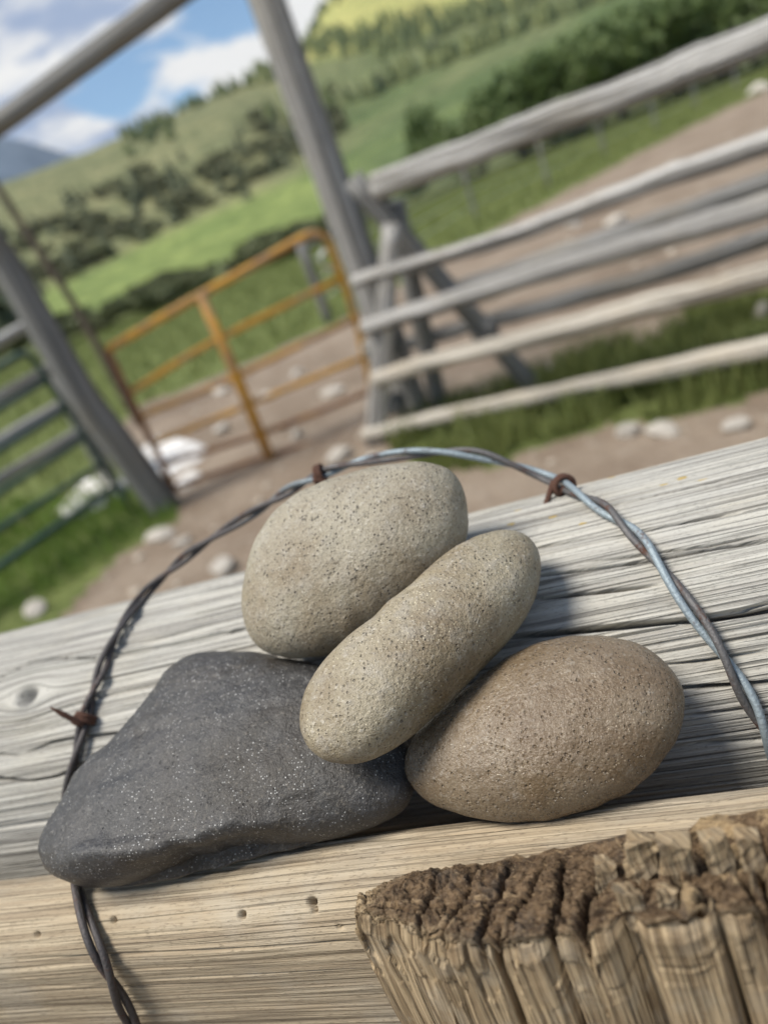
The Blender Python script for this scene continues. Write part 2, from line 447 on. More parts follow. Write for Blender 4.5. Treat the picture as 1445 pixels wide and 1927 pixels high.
b.inputs['Base Color'].default_value = (.12, .10, .08, 1); b.inputs['Roughness'].default_value = .04; b.inputs['IOR'].default_value = 1.33; b.inputs['Specular IOR Level'].default_value = 1.0


def ground_mat():
    mt, t, b = new_mat('yard_and_hills'); P = t.new('ShaderNodeNewGeometry').outputs['Position']
    veg = attr(t, 'veg').outputs['Color']; gm = attr(t, 'grassmask').outputs['Fac']; far = attr(t, 'far').outputs['Fac']
    a = t.noise(P, 1.6, 5, .6); c = t.noise(P, 14, 5, .65); d = t.noise(P, 60, 4, .7); e = t.noise(P, .035, 6, .62); f = t.noise(P, .22, 5, .65)
    dirt = t.mix(t.rng(a, .35, .65), (.25, .19, .14), (.35, .28, .215))
    dirt = t.mix(t.math('MULTIPLY', t.rng(t.noise(P, .55, 5, .65), .48, .64), .7), dirt, (.185, .14, .10))
    dirt = t.mix(t.math('MULTIPLY', t.rng(c, .52, .68), .6), dirt, (.46, .40, .33))
    dirt = t.mix(t.math('MULTIPLY', t.rng(d, .55, .7), .5), dirt, (.14, .105, .075))
    near = t.mul(veg, t.mix(t.rng(c, .3, .7), (.55, .58, .5), (1.35, 1.3, 1.25)))
    near = t.mul(near, t.mix(t.rng(a, .3, .7), (.78, .8, .78), (1.2, 1.18, 1.2)))
    fr = t.mul(veg, t.mix(t.rng(f, .36, .64), (.52, .58, .55), (1.22, 1.2, 1.2)))
    fr = t.mul(fr, t.mix(t.rng(e, .36, .64), (.80, .86, .84), (1.12, 1.10, 1.1)))
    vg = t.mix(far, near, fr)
    mk = t.rng(t.math('ADD', gm, t.math('MULTIPLY', t.math('SUBTRACT', c, .5), .9)), .36, .64)
    t.link(t.mix(mk, dirt, vg), b.inputs['Base Color']); b.inputs['Roughness'].default_value = .95; b.inputs['Specular IOR Level'].default_value = .15
    bump(t, b, t.math('ADD', t.math('MULTIPLY', c, 1.0), t.math('MULTIPLY', d, .35)), 1.0, .05)
    return mt


M['ground'] = ground_mat()

# ------------------------------------------------------------------ ground and hills: one polar sheet
TAZ = np.array([-180, -90, -40, -15, 0, 5, 10, 20, 35, 90, 180.0])
TR = np.array([0, 30, 60, 107, 180, 260, 340, 420, 520, 640, 800, 1100, 1600.0])
_L = [None, None, None, -.8, .6, 2.0, 3.8, 5.6, 7.2, 8.0, 7.4, 5.5, 3.5]
_E = {-180: _L, -90: _L, -40: _L, -15: [None] * 3 + [-.8, .3, 1.4, 3.2, 5.2, 7.0, 7.9, 7.3, 5.5, 3.5], 0: _L,
      5: [None] * 3 + [-.6, .9, 2.2, 3.7, 5.1, 6.6, 8.1, 8.9, 8.4, 6.5], 10: [None] * 3 + [-.5, 1.0, 2.3, 3.6, 4.8, 6.2, 8.0, 9.9, 11.2, 9.0],
      20: [None] * 3 + [-.3, 1.2, 2.5, 3.7, 4.8, 5.8, 7.2, 9.4, 12.0, 12.6], 35: [None] * 3 + [-.3, 1.0, 2.2, 3.3, 4.3, 5.4, 6.8, 8.8, 11.2, 12.0], 90: _L, 180: _L}
TZ = np.array([[0 if e is None else H + r * math.tan(math.radians(e)) for e, r in zip(_E[int(a)], TR)] for a in TAZ])
TZ[:, 0:4] = np.minimum(TZ[:, 0:4], .6)


def terrain(x, y):
    r = np.hypot(x, y); az = np.degrees(np.arctan2(x, y))
    ia = np.clip(np.searchsorted(TAZ, az, 'right') - 1, 0, len(TAZ) - 2); fa = (az - TAZ[ia]) / (TAZ[ia + 1] - TAZ[ia]); fa = fa * fa * (3 - 2 * fa)
    rr = np.clip(r, 0, 1599); ir = np.clip(np.searchsorted(TR, rr, 'right') - 1, 0, len(TR) - 2)

    def row(k):
        # monotone-ish cubic in r
        z0, z1 = TZ[k, ir], TZ[k, ir + 1]; zm = TZ[k, np.maximum(ir - 1, 0)]; zp = TZ[k, np.minimum(ir + 2, len(TR) - 1)]
        r0, r1 = TR[ir], TR[ir + 1]; h = r1 - r0; tt = (rr - r0) / h
        m0 = np.where(ir > 0, (z1 - zm) / (r1 - TR[np.maximum(ir - 1, 0)]), 0) * h; m1 = (zp - z0) / np.maximum(TR[np.minimum(ir + 2, len(TR) - 1)] - r0, 1) * h
        return (2 * tt ** 3 - 3 * tt ** 2 + 1) * z0 + (tt ** 3 - 2 * tt ** 2 + tt) * m0 + (-2 * tt ** 3 + 3 * tt ** 2) * z1 + (tt ** 3 - tt ** 2) * m1
    z = row(ia) * (1 - fa) + row(ia + 1) * fa
    amp = np.clip((r - 90) / 400, 0, 1)
    z = z + amp * (9 * (fbm(x / 90, y / 90, seed=3, oct=4) - .5) + 26 * amp * (fbm(x / 260 + 3, y / 260, seed=8, oct=3) - .5))
    z = z + np.clip((r - 6) / 30, 0, 1) * .35 * (fbm(x / 14, y / 14, seed=5, oct=3) - .5) * np.clip((120 - r) / 60, 0, 1)
    return z


def pip(x, y, poly):
    ins = np.zeros(x.shape, bool); n = len(poly)
    for i in range(n):
        x0, y0 = poly[i]; x1, y1 = poly[(i + 1) % n]
        c = ((y0 > y) != (y1 > y)) & (x < (x1 - x0) * (y - y0) / (y1 - y0 + 1e-12) + x0)
        ins ^= c
    return ins


DIRT = [gnd(*p)[:2] for p in [(235, 775), (340, 738), (480, 675), (640, 605), (770, 530), (900, 452), (1050, 370), (1180, 300), (1300, 238), (1445, 165)]] + [np.array(p) for p in [(60, 40), (60, -30), (-30, -30), (-30, 1.0)]] + [gnd(*p)[:2] for p in [(0, 1300), (250, 1010)]]
PATCH_L = [gnd(*p)[:2] for p in [(-500, 1250), (-300, 1000), (0, 950), (215, 925), (340, 955), (335, 985), (230, 1040), (120, 1110), (0, 1165), (-200, 1290)]]
STRIP_R = [gnd(*p)[:2] for p in [(735, 850), (790, 765), (900, 760), (1010, 715), (1100, 672), (1200, 645), (1300, 590), (1445, 545), (1700, 430), (1750, 640), (1445, 735), (1330, 775), (1250, 790), (1130, 800), (1010, 845), (900, 885), (800, 890)]]

azs = np.concatenate([np.arange(-180, -60, 6), np.arange(-60, -32, 1.2), np.arange(-32, 40, .3), np.arange(40, 60, 1.2), np.arange(60, 180, 6)])
rs = np.concatenate([[.3, .7, 1.2, 1.8, 2.3], 2.6 * (1600 / 2.6) ** (np.linspace(0, 1, 250))])
RR, AA = np.meshgrid(rs, np.radians(azs), indexing='ij')
GX, GY = RR * np.sin(AA), RR * np.cos(AA); GZ = terrain(GX, GY)
jx = GX + .35 * (fbm(GX * 1.3, GY * 1.3, seed=21) - .5) * np.clip(RR / 6, .4, 2); jy = GY + .35 * (fbm(GX * 1.3, GY * 1.3, seed=22) - .5) * np.clip(RR / 6, .4, 2)
gm = np.where(pip(jx, jy, DIRT), 0.12, 0.95)
gm = np.where(pip(jx, jy, PATCH_L), .95, gm); gm = np.where(pip(jx, jy, STRIP_R), .85, gm)
AZ = np.degrees(AA)
veg = np.zeros(RR.shape + (3,))
c_near, c_mead, c_olive, c_dark, c_sunlit, c_brush = [np.array(c) for c in [(.155, .190, .066), (.205, .25, .080), (.195, .195, .10), (.12, .155, .062), (.44, .41, .15), (.13, .15, .066)]]
def sst(x, a, b): q = np.clip((x - a) / (b - a), 0, 1); return q * q * (3 - 2 * q)
big = fbm(GX / 60, GY / 60, seed=31, oct=4)
veg[:] = c_near
veg = veg + (c_brush - veg) * (sst(RR, 34, 48) * (1 - sst(RR, 85, 110)))[..., None]
veg = veg + (c_mead - veg) * (sst(RR, 95, 125) * sst(AZ, 40, 8))[..., None]
veg = veg + (c_olive - veg) * (sst(RR + 60 * (big - .5), 255, 310))[..., None]
veg = veg + (c_dark - veg) * (sst(AZ, 2, 9) * sst(RR, 60, 140) * (.45 + .55 * sst(big, .35, .6)))[..., None]
veg = veg + (c_sunlit - veg) * (sst(RR + 160 * (big - .5), 560, 680) * sst(AZ, 1, 6))[..., None]  # sunlight between cloud shadows on the far hill, painted in as yellow
gv = np.stack([GX, GY, GZ], -1).reshape(-1, 3)
V = np.r_[gv, [[0, 0, 0]]]; nc = len(azs); j = np.arange(nc)
faces = [grid_faces(len(rs), nc)[:, ::-1], np.stack([np.full(nc, len(gv)), (j + 1) % nc, j], -1)]
app = lambda a, v: np.r_[a, [v]]
me = np_mesh('ground', V, faces, True, {'grassmask': app(gm.ravel(), .1), 'far': app(sst(RR, 30, 80).ravel(), 0.0)})
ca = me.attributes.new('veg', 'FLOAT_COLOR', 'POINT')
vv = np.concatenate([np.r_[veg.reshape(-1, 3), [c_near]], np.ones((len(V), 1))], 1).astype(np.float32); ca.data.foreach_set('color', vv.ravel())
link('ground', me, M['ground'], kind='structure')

# far mountains beyond the ridge
mt, t, b = new_mat('far_forest_haze_blue'); _P = t.new('ShaderNodeNewGeometry').outputs['Position']
t.link(t.mix(t.rng(t.noise(_P, .004, 5, .6), .4, .6), (.035, .055, .085), (.07, .095, .13)), b.inputs['Base Color']); b.inputs['Roughness'].default_value = 1  # forest colour with the blue of distant haze mixed in
ma = np.radians(np.arange(-75, 30, .5)); mr = np.linspace(4300, 6800, 30)
MR, MA = np.meshgrid(mr, ma, indexing='ij'); mx_, my_ = MR * np.sin(MA), MR * np.cos(MA)
prof = np.sin(np.clip((MR - 4300) / 2500, 0, 1) * np.pi * .62)
md_ = np.degrees(MA)
hgt = 1120 * (1 - .30 * sst(md_, -14.5, -8)) * (.90 + .20 * fbm(mx_ / 1500, my_ / 1500, seed=41, oct=5))
MZ = prof ** .9 * hgt + 5
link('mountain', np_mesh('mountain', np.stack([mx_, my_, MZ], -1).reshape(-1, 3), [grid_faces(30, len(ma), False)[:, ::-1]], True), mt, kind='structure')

# ================================================================== foreground: top logs of the near fence
ES = -ray(-3433, 2072)                                   # along the logs (towards the right, slightly nearer)
EU = np.array([-ES[1], ES[0], 0]); EU /= np.linalg.norm(EU); EU = EU if EU[1] > 0 else -EU
EW = np.cross(ES, EU); EW = EW if EW[2] > 0 else -EW
def W3(s, u, w_): return CAM + np.asarray(s)[..., None] * ES + np.asarray(u)[..., None] * EU + np.asarray(w_)[..., None] * EW
LB, LR = np.array([.350, -.265]), .095                   # back log: axis in the (u, w) plane, radius
RU, RT, RW = .204, .024, -.2523                          # front split rail: mid plane, half thickness, centre of its round top


def hit_log(px, off=0.0):
    d = ray(*px); a, b_ = d @ EU, d @ EW; R = LR + off
    A = a * a + b_ * b_; B = -(a * LB[0] + b_ * LB[1]); Cc = LB @ LB - R * R
    disc = max(B * B - A * Cc, 0); k = (-B - math.sqrt(disc)) / A
    return k * (d @ ES), math.degrees(math.atan2(k * b_ - LB[1], k * a - LB[0])) % 360, CAM + d * k


def hit_rail(px, off=0.0):
    d = ray(*px); k = .15
    for _ in range(200):
        u, w_ = k * (d @ EU), k * (d @ EW)
        sd = math.hypot(u - RU, max(w_ - RW, 0)) - RT - off
        if sd < 1e-5: break
        k += sd * .9
    return CAM + d * k


def sv(lo, hi, step, a, b_, n):
    """dense samples between lo and hi, growing steps out to a and b_"""
    q = np.linspace(0, 1, n + 1)[1:] ** 2
    return np.concatenate([(lo + (a - lo) * q)[::-1], np.arange(lo, hi, step), hi + (b_ - hi) * np.r_[0, q]])


# ---- back log
LOG_A, LOG_Bs = -2.3, 1.7
ss = sv(-.56, .15, .0018, LOG_A, LOG_Bs, 26)
al = np.radians(np.concatenate([np.arange(52, 200, .20), np.linspace(200, 412, 60)[:-1]]))
S, A = np.meshgrid(ss, al, indexing='ij'); Tt = A * LR
psi = Tt.copy(); knot = np.zeros_like(S)
ks, ka, _p = hit_log((50, 1312)); kt = math.radians(ka) * LR
for s0, t0, r_ in [(ks, kt, .0088), (.42, 2.2 * LR, .012), (-1.1, 2.0 * LR, .014)]:
    dx, dy = (S - s0) / 1.9, Tt - t0; r2 = dx * dx + dy * dy
    psi = psi - dy * (r_ * r_) / (r2 + .35 * r_ * r_) * .85
    knot = np.maximum(knot, np.exp(-(((S - s0) / .0068) ** 2 + (dy / .0058) ** 2 + .25 * (fbm(S * 300, Tt * 300, seed=59) - .5)) ** 1.2))
wav = .0016 * (fbm(S * 5, Tt * 10, seed=50, oct=2) - .5); psi = psi + wav
h = .0007 * (fbm(S * 4, np.cos(A) * 3, np.sin(A) * 3, seed=51, oct=3) - .5)
h += .0003 * (vn(S * 3, psi * 110, seed=52) - .5) + .0006 * (vn(S * 7, psi * 330, seed=53) - .5) + .0007 * (vn(S * 22, psi * 900, seed=54) - .5)
nn = vn(S * 2.0, psi * 190, seed=55); h -= .0020 * np.exp(-((nn - .5) / .030) ** 2) * sst(vn(S * 5, psi * 60, seed=56), .50, .70)
nn = vn(S * 3.5, psi * 420, seed=57); h -= .0010 * np.exp(-((nn - .5) / .06) ** 2) * sst(vn(S * 8, psi * 90, seed=58), .4, .65)
CRACKS = [([(940, 1203), (1050, 1190), (1160, 1180), (1250, 1172), (1340, 1165), (1445, 1149), (1500, 1142)], .0075, .0012),
          ([(1280, 1166), (1350, 1155), (1400, 1146), (1445, 1134), (1500, 1122)], .004, .0008),
          ([(1000, 1128), (1100, 1117), (1180, 1108), (1245, 1100)], .004, .0008),
          ([(990, 1085), (1100, 1072), (1200, 1058), (1300, 1040), (1445, 1018)], .0035, .0007),
          ([(1100, 1058), (1220, 1042), (1330, 1028), (1445, 1005)], .002, .0006),
          ([(1250, 1297), (1330, 1292), (1400, 1287), (1480, 1280)], .006, .0010),
          ([(1230, 1252), (1330, 1242), (1445, 1226)], .003, .0007), ([(1290, 1345), (1380, 1338), (1470, 1330)], .003, .0006), ([(1290, 1400), (1370, 1398), (1470, 1392)], .003, .0007),
          ([(-40, 1300), (0, 1275), (60, 1246), (110, 1237), (180, 1238), (260, 1222), (330, 1210), (420, 1190), (475, 1182)], .0042, .0008),
          ([(-60, 1462), (0, 1466), (60, 1470), (105, 1462), (160, 1440), (260, 1420)], .0045, .0009),
          ([(50, 1418), (100, 1396), (150, 1387), (220, 1380), (330, 1366)], .003, .0007), ([(-40, 1420), (0, 1419), (50, 1424)], .002, .0006),
          ([(120, 1150), (200, 1138), (330, 1112), (440, 1098)], .002, .0006), ([(240, 1300), (330, 1285), (400, 1276)], .002, .0006),
          ([(1080, 965), (1180, 945), (1300, 918), (1400, 890)], .002, .0006), ([(1150, 1010), (1250, 990), (1400, 962)], .0025, .0006), ([(900, 1040), (1000, 1030), (1110, 1010)], .0025, .0006)]
for pts, dep, wid in CRACKS:
    dep, wid = dep * 1.5, wid * 1.0
    q = [hit_log(p)[:2] for p in pts]; qs = np.array([a for a, _ in q]); qt = np.radians([b_ for _, b_ in q]) * LR
    o = np.argsort(qs); qs, qt = qs[o], qt[o]
    msk = (S > qs[0]) & (S < qs[-1]); tc_ = np.interp(S, qs, qt) + .0009 * (vn(S * 45, 0 * S + dep * 999, seed=60) - .5)
    ends = np.clip(np.minimum(S - qs[0], qs[-1] - S) / .02, 0, 1) ** .7
    wv = wid * (.45 + .8 * vn(S * 40, 0 * S + wid * 7777, seed=61))
    h -= np.where(msk, dep * ends * np.exp(-(np.abs(Tt - tc_) / wv) ** 3), 0)
kd = np.hypot((S - ks) / .0085, (Tt - kt) / .0075)
h += .0004 * np.exp(-((kd - 1.15) / .4) ** 2) - .0035 * np.exp(-((kd) / .75) ** 4) + .0016 * np.exp(-(np.hypot((S - ks + .002) / .003, (Tt - kt - .004) / .003)) ** 2)
R_ = LR + h
P = W3(S, LB[0] + R_ * np.cos(A), LB[1] + R_ * np.sin(A)).reshape(-1, 3)
G = np.stack([S, psi, 0 * S], -1).reshape(-1, 3)
e0 = W3(np.array(LOG_A), LB[0], LB[1]); e1 = W3(np.array(LOG_Bs), LB[0], LB[1])
na_ = len(al); j = np.arange(na_); b0 = (len(ss) - 1) * na_
base = W3(np.array(-.2), LB[0], LB[1])
Vv = np.r_[P, [e0, e1]] - base; Gg = np.r_[G, [G[0], G[-1]]]
fc = [grid_faces(len(ss), na_), np.stack([np.full(na_, len(P)), (j + 1) % na_, j], -1), np.stack([np.full(na_, len(P) + 1), b0 + j, b0 + (j + 1) % na_], -1)]
lich = np.zeros_like(S)
for p in [(962, 986), (1040, 972), (1095, 985), (1248, 912), (1282, 898), (1320, 902), (1150, 898), (975, 960)]:
    s0, a0, _p = hit_log(p); lich = np.maximum(lich, np.exp(-(((S - s0) / .0022) ** 2 + ((Tt - math.radians(a0) * LR) / .0011) ** 2)))
me = np_mesh('log', Vv, fc, True, {'lichen': np.r_[lich.ravel(), 0, 0], 'grain': Gg, 'knot': np.r_[knot.ravel(), 0, 0]})
link('log', me, M['log'], loc=base, label='thick round silver-grey weathered log with cracks and a knot, behind the stones', category='log')

# ---- front split rail
ss = sv(-.56, .16, .0010, -1.5, .75, 16)
fw_ = np.arange(-.10, 0, .00042); an = np.arange(180, 25, -1.1); an2 = np.linspace(25, 0, 5)[1:]
bw = np.linspace(0, -.12, 14)[1:]; ab = np.linspace(0, -180, 12)[1:-1]; fl = np.linspace(-.12, -.10, 5)[:-1]
cu = np.concatenate([np.full(len(fw_), -RT), RT * np.cos(np.radians(an)), RT * np.cos(np.radians(an2)), np.full(len(bw), RT), RT * np.cos(np.radians(ab)), np.full(len(fl), -RT)])
cw = np.concatenate([fw_, RT * np.sin(np.radians(an)), RT * np.sin(np.radians(an2)), bw, -.12 + RT * np.sin(np.radians(ab)), fl])
nu = np.concatenate([np.full(len(fw_), -1.0), np.cos(np.radians(an)), np.cos(np.radians(an2)), np.full(len(bw), 1.0), np.cos(np.radians(ab)), np.full(len(fl), -1.0)])
nw = np.concatenate([0 * fw_, np.sin(np.radians(an)), np.sin(np.radians(an2)), 0 * bw, np.sin(np.radians(ab)), 0 * fl])
per = np.r_[0, np.cumsum(np.hypot(np.diff(cu), np.diff(cw)))]
S, Q = np.meshgrid(ss, per, indexing='ij'); CU, CW, NU, NW = [np.broadcast_to(a, S.shape) for a in (cu, cw, nu, nw)]
psi = Q + .006 * (fbm(S * 4, Q * 9, seed=70, oct=2) - .5)
crest = per[len(fw_)] + RT * math.radians(180 - 43)            # where the crest line of the photo runs
h = .004 * (fbm(S * 7, Q * 9, seed=71, oct=3) - .5) * sst(S, -.6, -.3)
h += .0010 * (vn(S * 6, psi * 120, seed=72) - .5) + .0007 * (vn(S * 14, psi * 380, seed=73) - .5) + .0004 * (vn(S * 30, psi * 950, seed=74) - .5)
nn = vn(S * 5, psi * 150, seed=75); h -= .0010 * np.exp(-((nn - .5) / .03) ** 2) * sst(vn(S * 7, psi * 40, seed=76), .48, .7)
q = frame = None
def sfr(p): v = np.asarray(p) - CAM; return v @ ES, v @ EU, v @ EW
sb = sfr(hit_rail((1305, 1475)))[0]
h += .0055 * np.exp(-((S - sb) / .016) ** 2) * np.exp(-((Q - crest) / .011) ** 2)
h += .0016 * np.exp(-((S - sb) / .010) ** 2) * np.exp(-((Q - crest - .002) / .006) ** 2) * (vn(S * 600, Q * 400, seed=77) - .3)
for p, r_, d_ in [((455, 1722), .0011, .005), ((587, 1697), .0012, .005), ((592, 1712), .0009, .004), ((212, 1731), .0010, .003), ((68, 1760), .001, .002), ((640, 1745), .0007, .002)]:
    s0, u0, w0 = sfr(hit_rail(p)); dd = np.hypot(S - s0, np.hypot(CU + RU - u0, CW + RW - w0)); h -= 1.5 * d_ * np.exp(-(dd / (r_ * 1.35)) ** 4)
for pts, dep, wid in [([(0, 1812), (200, 1800), (420, 1787), (600, 1775), (690, 1768)], .002, .0006), ([(150, 1770), (350, 1752), (600, 1738)], .0015, .0005), ([(0, 1745), (200, 1735), (400, 1715), (560, 1700)], .0012, .0005), ([(250, 1848), (450, 1835), (690, 1822)], .0015, .0005), ([(0, 1870), (200, 1862), (400, 1850)], .0014, .0005),
                      ([(420, 1630), (560, 1612), (700, 1600), (860, 1575)], .0010, .0006), ([(900, 1572), (1050, 1545), (1200, 1518), (1445, 1500)], .0012, .0005)]:
    q = np.array([sfr(hit_rail(p)) for p in pts]); qw = np.interp(S, q[:, 0], q[:, 2] - RW); qu = np.interp(S, q[:, 0], q[:, 1] - RU)
    ends = np.clip(np.minimum(S - q[0, 0], q[-1, 0] - S) / .02, 0, 1)
    h -= dep * ends * np.exp(-((np.hypot(CW - qw, CU - qu) + .0006 * vn(S * 60, 0 * S + dep * 999, seed=78)) / wid) ** 2)
P = W3(S, RU + CU + h * NU, RW + CW + h * NW).reshape(-1, 3); G = np.stack([S, psi, 0 * S + .6], -1).reshape(-1, 3)
e0 = W3(np.array(ss[0]), RU, RW - .05); e1 = W3(np.array(ss[-1]), RU, RW - .05); npx = len(per); j = np.arange(npx); b0 = (len(ss) - 1) * npx
base = W3(np.array(-.2), RU, RW)
fc = [grid_faces(len(ss), npx)[:, ::-1], np.stack([np.full(npx, len(P)), j, (j + 1) % npx], -1), np.stack([np.full(npx, len(P) + 1), b0 + (j + 1) % npx, b0 + j], -1)]
me = np_mesh('split_rail', np.r_[P, [e0, e1]] - base, fc, True, {'grain': np.r_[G, [G[0], G[-1]]]})
link('split_rail', me, M['rail'], loc=base, label='tan split wooden rail with small worm holes along the bottom, in front of the stones', category='rail')

# ---- rotten fence post nailed in front of the rail
PC_S, PA, PB_ = -.030, .100, .0185
PC_U = RU - RT + .006 - PB_
th = np.sort(np.concatenate([np.linspace(0, 2 * np.pi, 260, endpoint=False), np.linspace(np.pi * .93, 2 * np.pi, 620, endpoint=False) + 1e-4]))
ex = 2 / 4.5
ps, pu = PA * np.sign(np.cos(th)) * np.abs(np.cos(th)) ** ex, PB_ * np.sign(np.sin(th)) * np.abs(np.sin(th)) ** ex
pu = np.where(pu < 0, pu * (1 - .75 * sst(-ps, .055, .1)), pu)
arc = np.r_[0, np.cumsum(np.hypot(np.diff(ps), np.diff(pu)))]
tn = np.stack([np.gradient(pu), -np.gradient(ps)], -1); tn /= np.linalg.norm(tn, axis=1)[:, None]
rho = np.concatenate([np.linspace(0, .75, 110) ** .8, np.linspace(np.linspace(0, .75, 110)[-1] ** .8, 1, 75)[1:]])
dz = np.concatenate([np.arange(.0004, .062, .0006), .062 + (1.24 - .062) * np.linspace(0, 1, 24)[1:] ** 1.6])
nt = len(th)


def w_top(s, u): return -.2235 + (s + .125) * .142 + (PC_U + PB_ - u) * math.tan(math.radians(9)) + .009 * sst(-s, .06, .13)


def h_top(s, u):
    jx = .002 * (fbm(s * 260, u * 260, seed=86) - .5); d1, d2, i1 = cells((s + jx) / .0058, (u + jx) / .0046, 81); e1_, e2_, i2 = cells((s + jx) / .0017, (u - jx) / .0016, 82)
    big_ = sst(s, -.05, .0)
    hh = (i1 - .5) * (.0020 + .0075 * big_) * sst(vn(s * 30, u * 40, seed=83), .25, .6) + (i2 - .5) * .0010 * sst(vn(s * 90, u * 90, seed=87), .3, .6)
    hh -= .0014 * np.exp(-((d2 - d1) / .08) ** 2) + .0004 * np.exp(-((e2_ - e1_) / .14) ** 2)
    hh += .0016 * (vn(s * 800, u * 170, seed=89) - .5) + .0012 * (vn(s * 1500, u * 500, seed=79) - .5)
    hh += .0030 * (fbm(s * 45, u * 45, seed=84, oct=4) - .5)
    hh -= .009 * np.exp(-((u - (PC_U + .002 - .10 * (s - .0))) / .007) ** 2) * sst(s, -.05, .01)      # rotten trough on the right
    rg = np.hypot((s - PC_S) / PA, (u - PC_U - .4 * PB_) / PB_) * 9 + 2.5 * vn(s * 70, u * 90, seed=88); hh += .0016 * np.abs(2 * (rg - np.floor(rg)) - 1)
    for s0, k, w_, d_, u0, u1 in [(-.055, .15, .0009, .009, -.03, .012), (-.076, .25, .0009, .007, -.03, .012), (-.018, .1, .0010, .010, -.03, .010), (.006, .2, .0012, .012, -.03, .006), (-.100, .2, .0008, .005, -.03, .012), (-.043, .35, .0013, .012, -.03, .006), (-.031, -.2, .0009, .007, -.03, -.004), (-.066, .5, .0010, .006, -.03, .01), (-.006, -.5, .0012, .008, -.03, .012), (.022, .3, .0014, .010, -.03, .02), (-.088, .3, .0008, .004, -.03, .016)]:
        ln = s0 + k * (u - PC_U) + .003 * (vn(u * 260, 0 * u + s0 * 900, seed=85) - .5)
        hh -= d_ * np.exp(-((s - ln) / w_) ** 2) * sst(u - PC_U, u1 + .006, u1) 
    return hh, .75 * i1 * big_ + .25 * i2


def h_side(ar, w_):
    k = ar / .0085 + .5 * vn(ar * 40, w_ * 3, seed=90); f = k - np.floor(k); idd = _h(np.floor(k), 0 * k, 0 * k, 91)
    hh = (idd - .5) * .0008 - .0006 * np.exp(-(np.minimum(f, 1 - f) / .09) ** 2) * (idd > .25)
    nn_ = vn(ar * 200, w_ * 2.5, seed=92); hh -= .0010 * np.exp(-((nn_ - .5) / .022) ** 2) * sst(vn(ar * 40, w_ * 6, seed=93), .55, .7)
    hh += .0006 * (vn(ar * 420, w_ * 9, seed=94) - .5) + .0007 * (vn(ar * 1100, w_ * 40, seed=95) - .5) + .0018 * (fbm(ar * 25, w_ * 9, seed=96, oct=2) - .5)
    return hh


# columns that split right through (deep checks running down the side)
CHK = []
for s0 in (-.0465, -.0285, -.0075, .0195, .045, -.070):
    i_ = np.argmin(np.where(pu < 0, np.abs(ps - s0), 9)); CHK.append((arc[i_], .0005 + .0006 * random.random(), .009 + .008 * random.random()))
RH, TH_ = np.meshgrid(rho, np.arange(nt), indexing='ij'); sc = RH * ps[TH_]; uc_ = RH * pu[TH_] + PC_U; sc = sc + PC_S
ARc = arc[TH_]; ht, cl = h_top(sc, uc_); wt = w_top(sc, uc_)
def checks(ar, w_):
    q_ = 0
    for a0, wd, dp in CHK: q_ = q_ + dp * np.exp(-((ar - a0 + .003 * (vn(w_ * 25, 0 * w_ + a0 * 500, seed=97) - .5)) / wd) ** 2)
    return q_
sd = (h_side(ARc, wt) - checks(ARc, wt)) * sst(RH, .72, 1.0) - .0022 * sst(RH, .9, 1.0)
ht = ht - .0030 * sst(RH, .86, 1.0)
capP = W3(sc + sd * tn[TH_, 0], uc_ + sd * tn[TH_, 1], wt + ht)
DZ, TH2 = np.meshgrid(dz, np.arange(nt), indexing='ij'); s1, u1 = PC_S + ps[TH2], PC_U + pu[TH2]
wtop1 = (wt + ht)[-1][TH2]; ww = wtop1 - DZ; AR2 = arc[TH2]
sd2 = h_side(AR2, ww) - checks(AR2, ww) * (1 - .6 * sst(DZ, .03, .3)) - .0022 * (1 - sst(DZ, 0, .006))
rim = cells(AR2 / .0045, ww / .011, 99); sd2 += (rim[2] - .5) * .0024 * (1 - sst(DZ, .012, .035))
sd2 += .0020 * sst(DZ, .004, .05)
s1 = s1 - np.clip(DZ, 0, .1) * .10 * np.sign(ps[TH2]) * np.abs(ps[TH2] / PA) ** 3 * -1 * 0
P2 = W3(s1 + sd2 * tn[TH2, 0], u1 + sd2 * tn[TH2, 1], ww)
P = np.r_[capP.reshape(-1, 3), P2.reshape(-1, 3)]
topa = np.r_[np.broadcast_to(1 - .9 * sst(RH, .84, 1.0), RH.shape).ravel(), (.45 * (1 - sst(DZ, 0, .010)) * sst(rim[2], .2, .9)).ravel()]
G = np.r_[np.stack([wt + ht, ARc, 0 * RH + 1.2], -1).reshape(-1, 3), np.stack([ww, AR2, 0 * DZ + 1.2], -1).reshape(-1, 3)]
base = W3(np.array(PC_S), PC_U, -.22)
P[:, 2] = np.maximum(P[:, 2], -.02)
me = np_mesh('fence_post', P - base, [grid_faces(len(rho) + len(dz), nt)[:, ::-1]], True, {'grain': G, 'top': topa, 'cell': np.r_[cl.ravel(), np.full(DZ.size, .5)]})
link('fence_post', me, M['post'], loc=base, label='rotten brown wooden post with a split crumbling top, at the lower right corner', category='post')

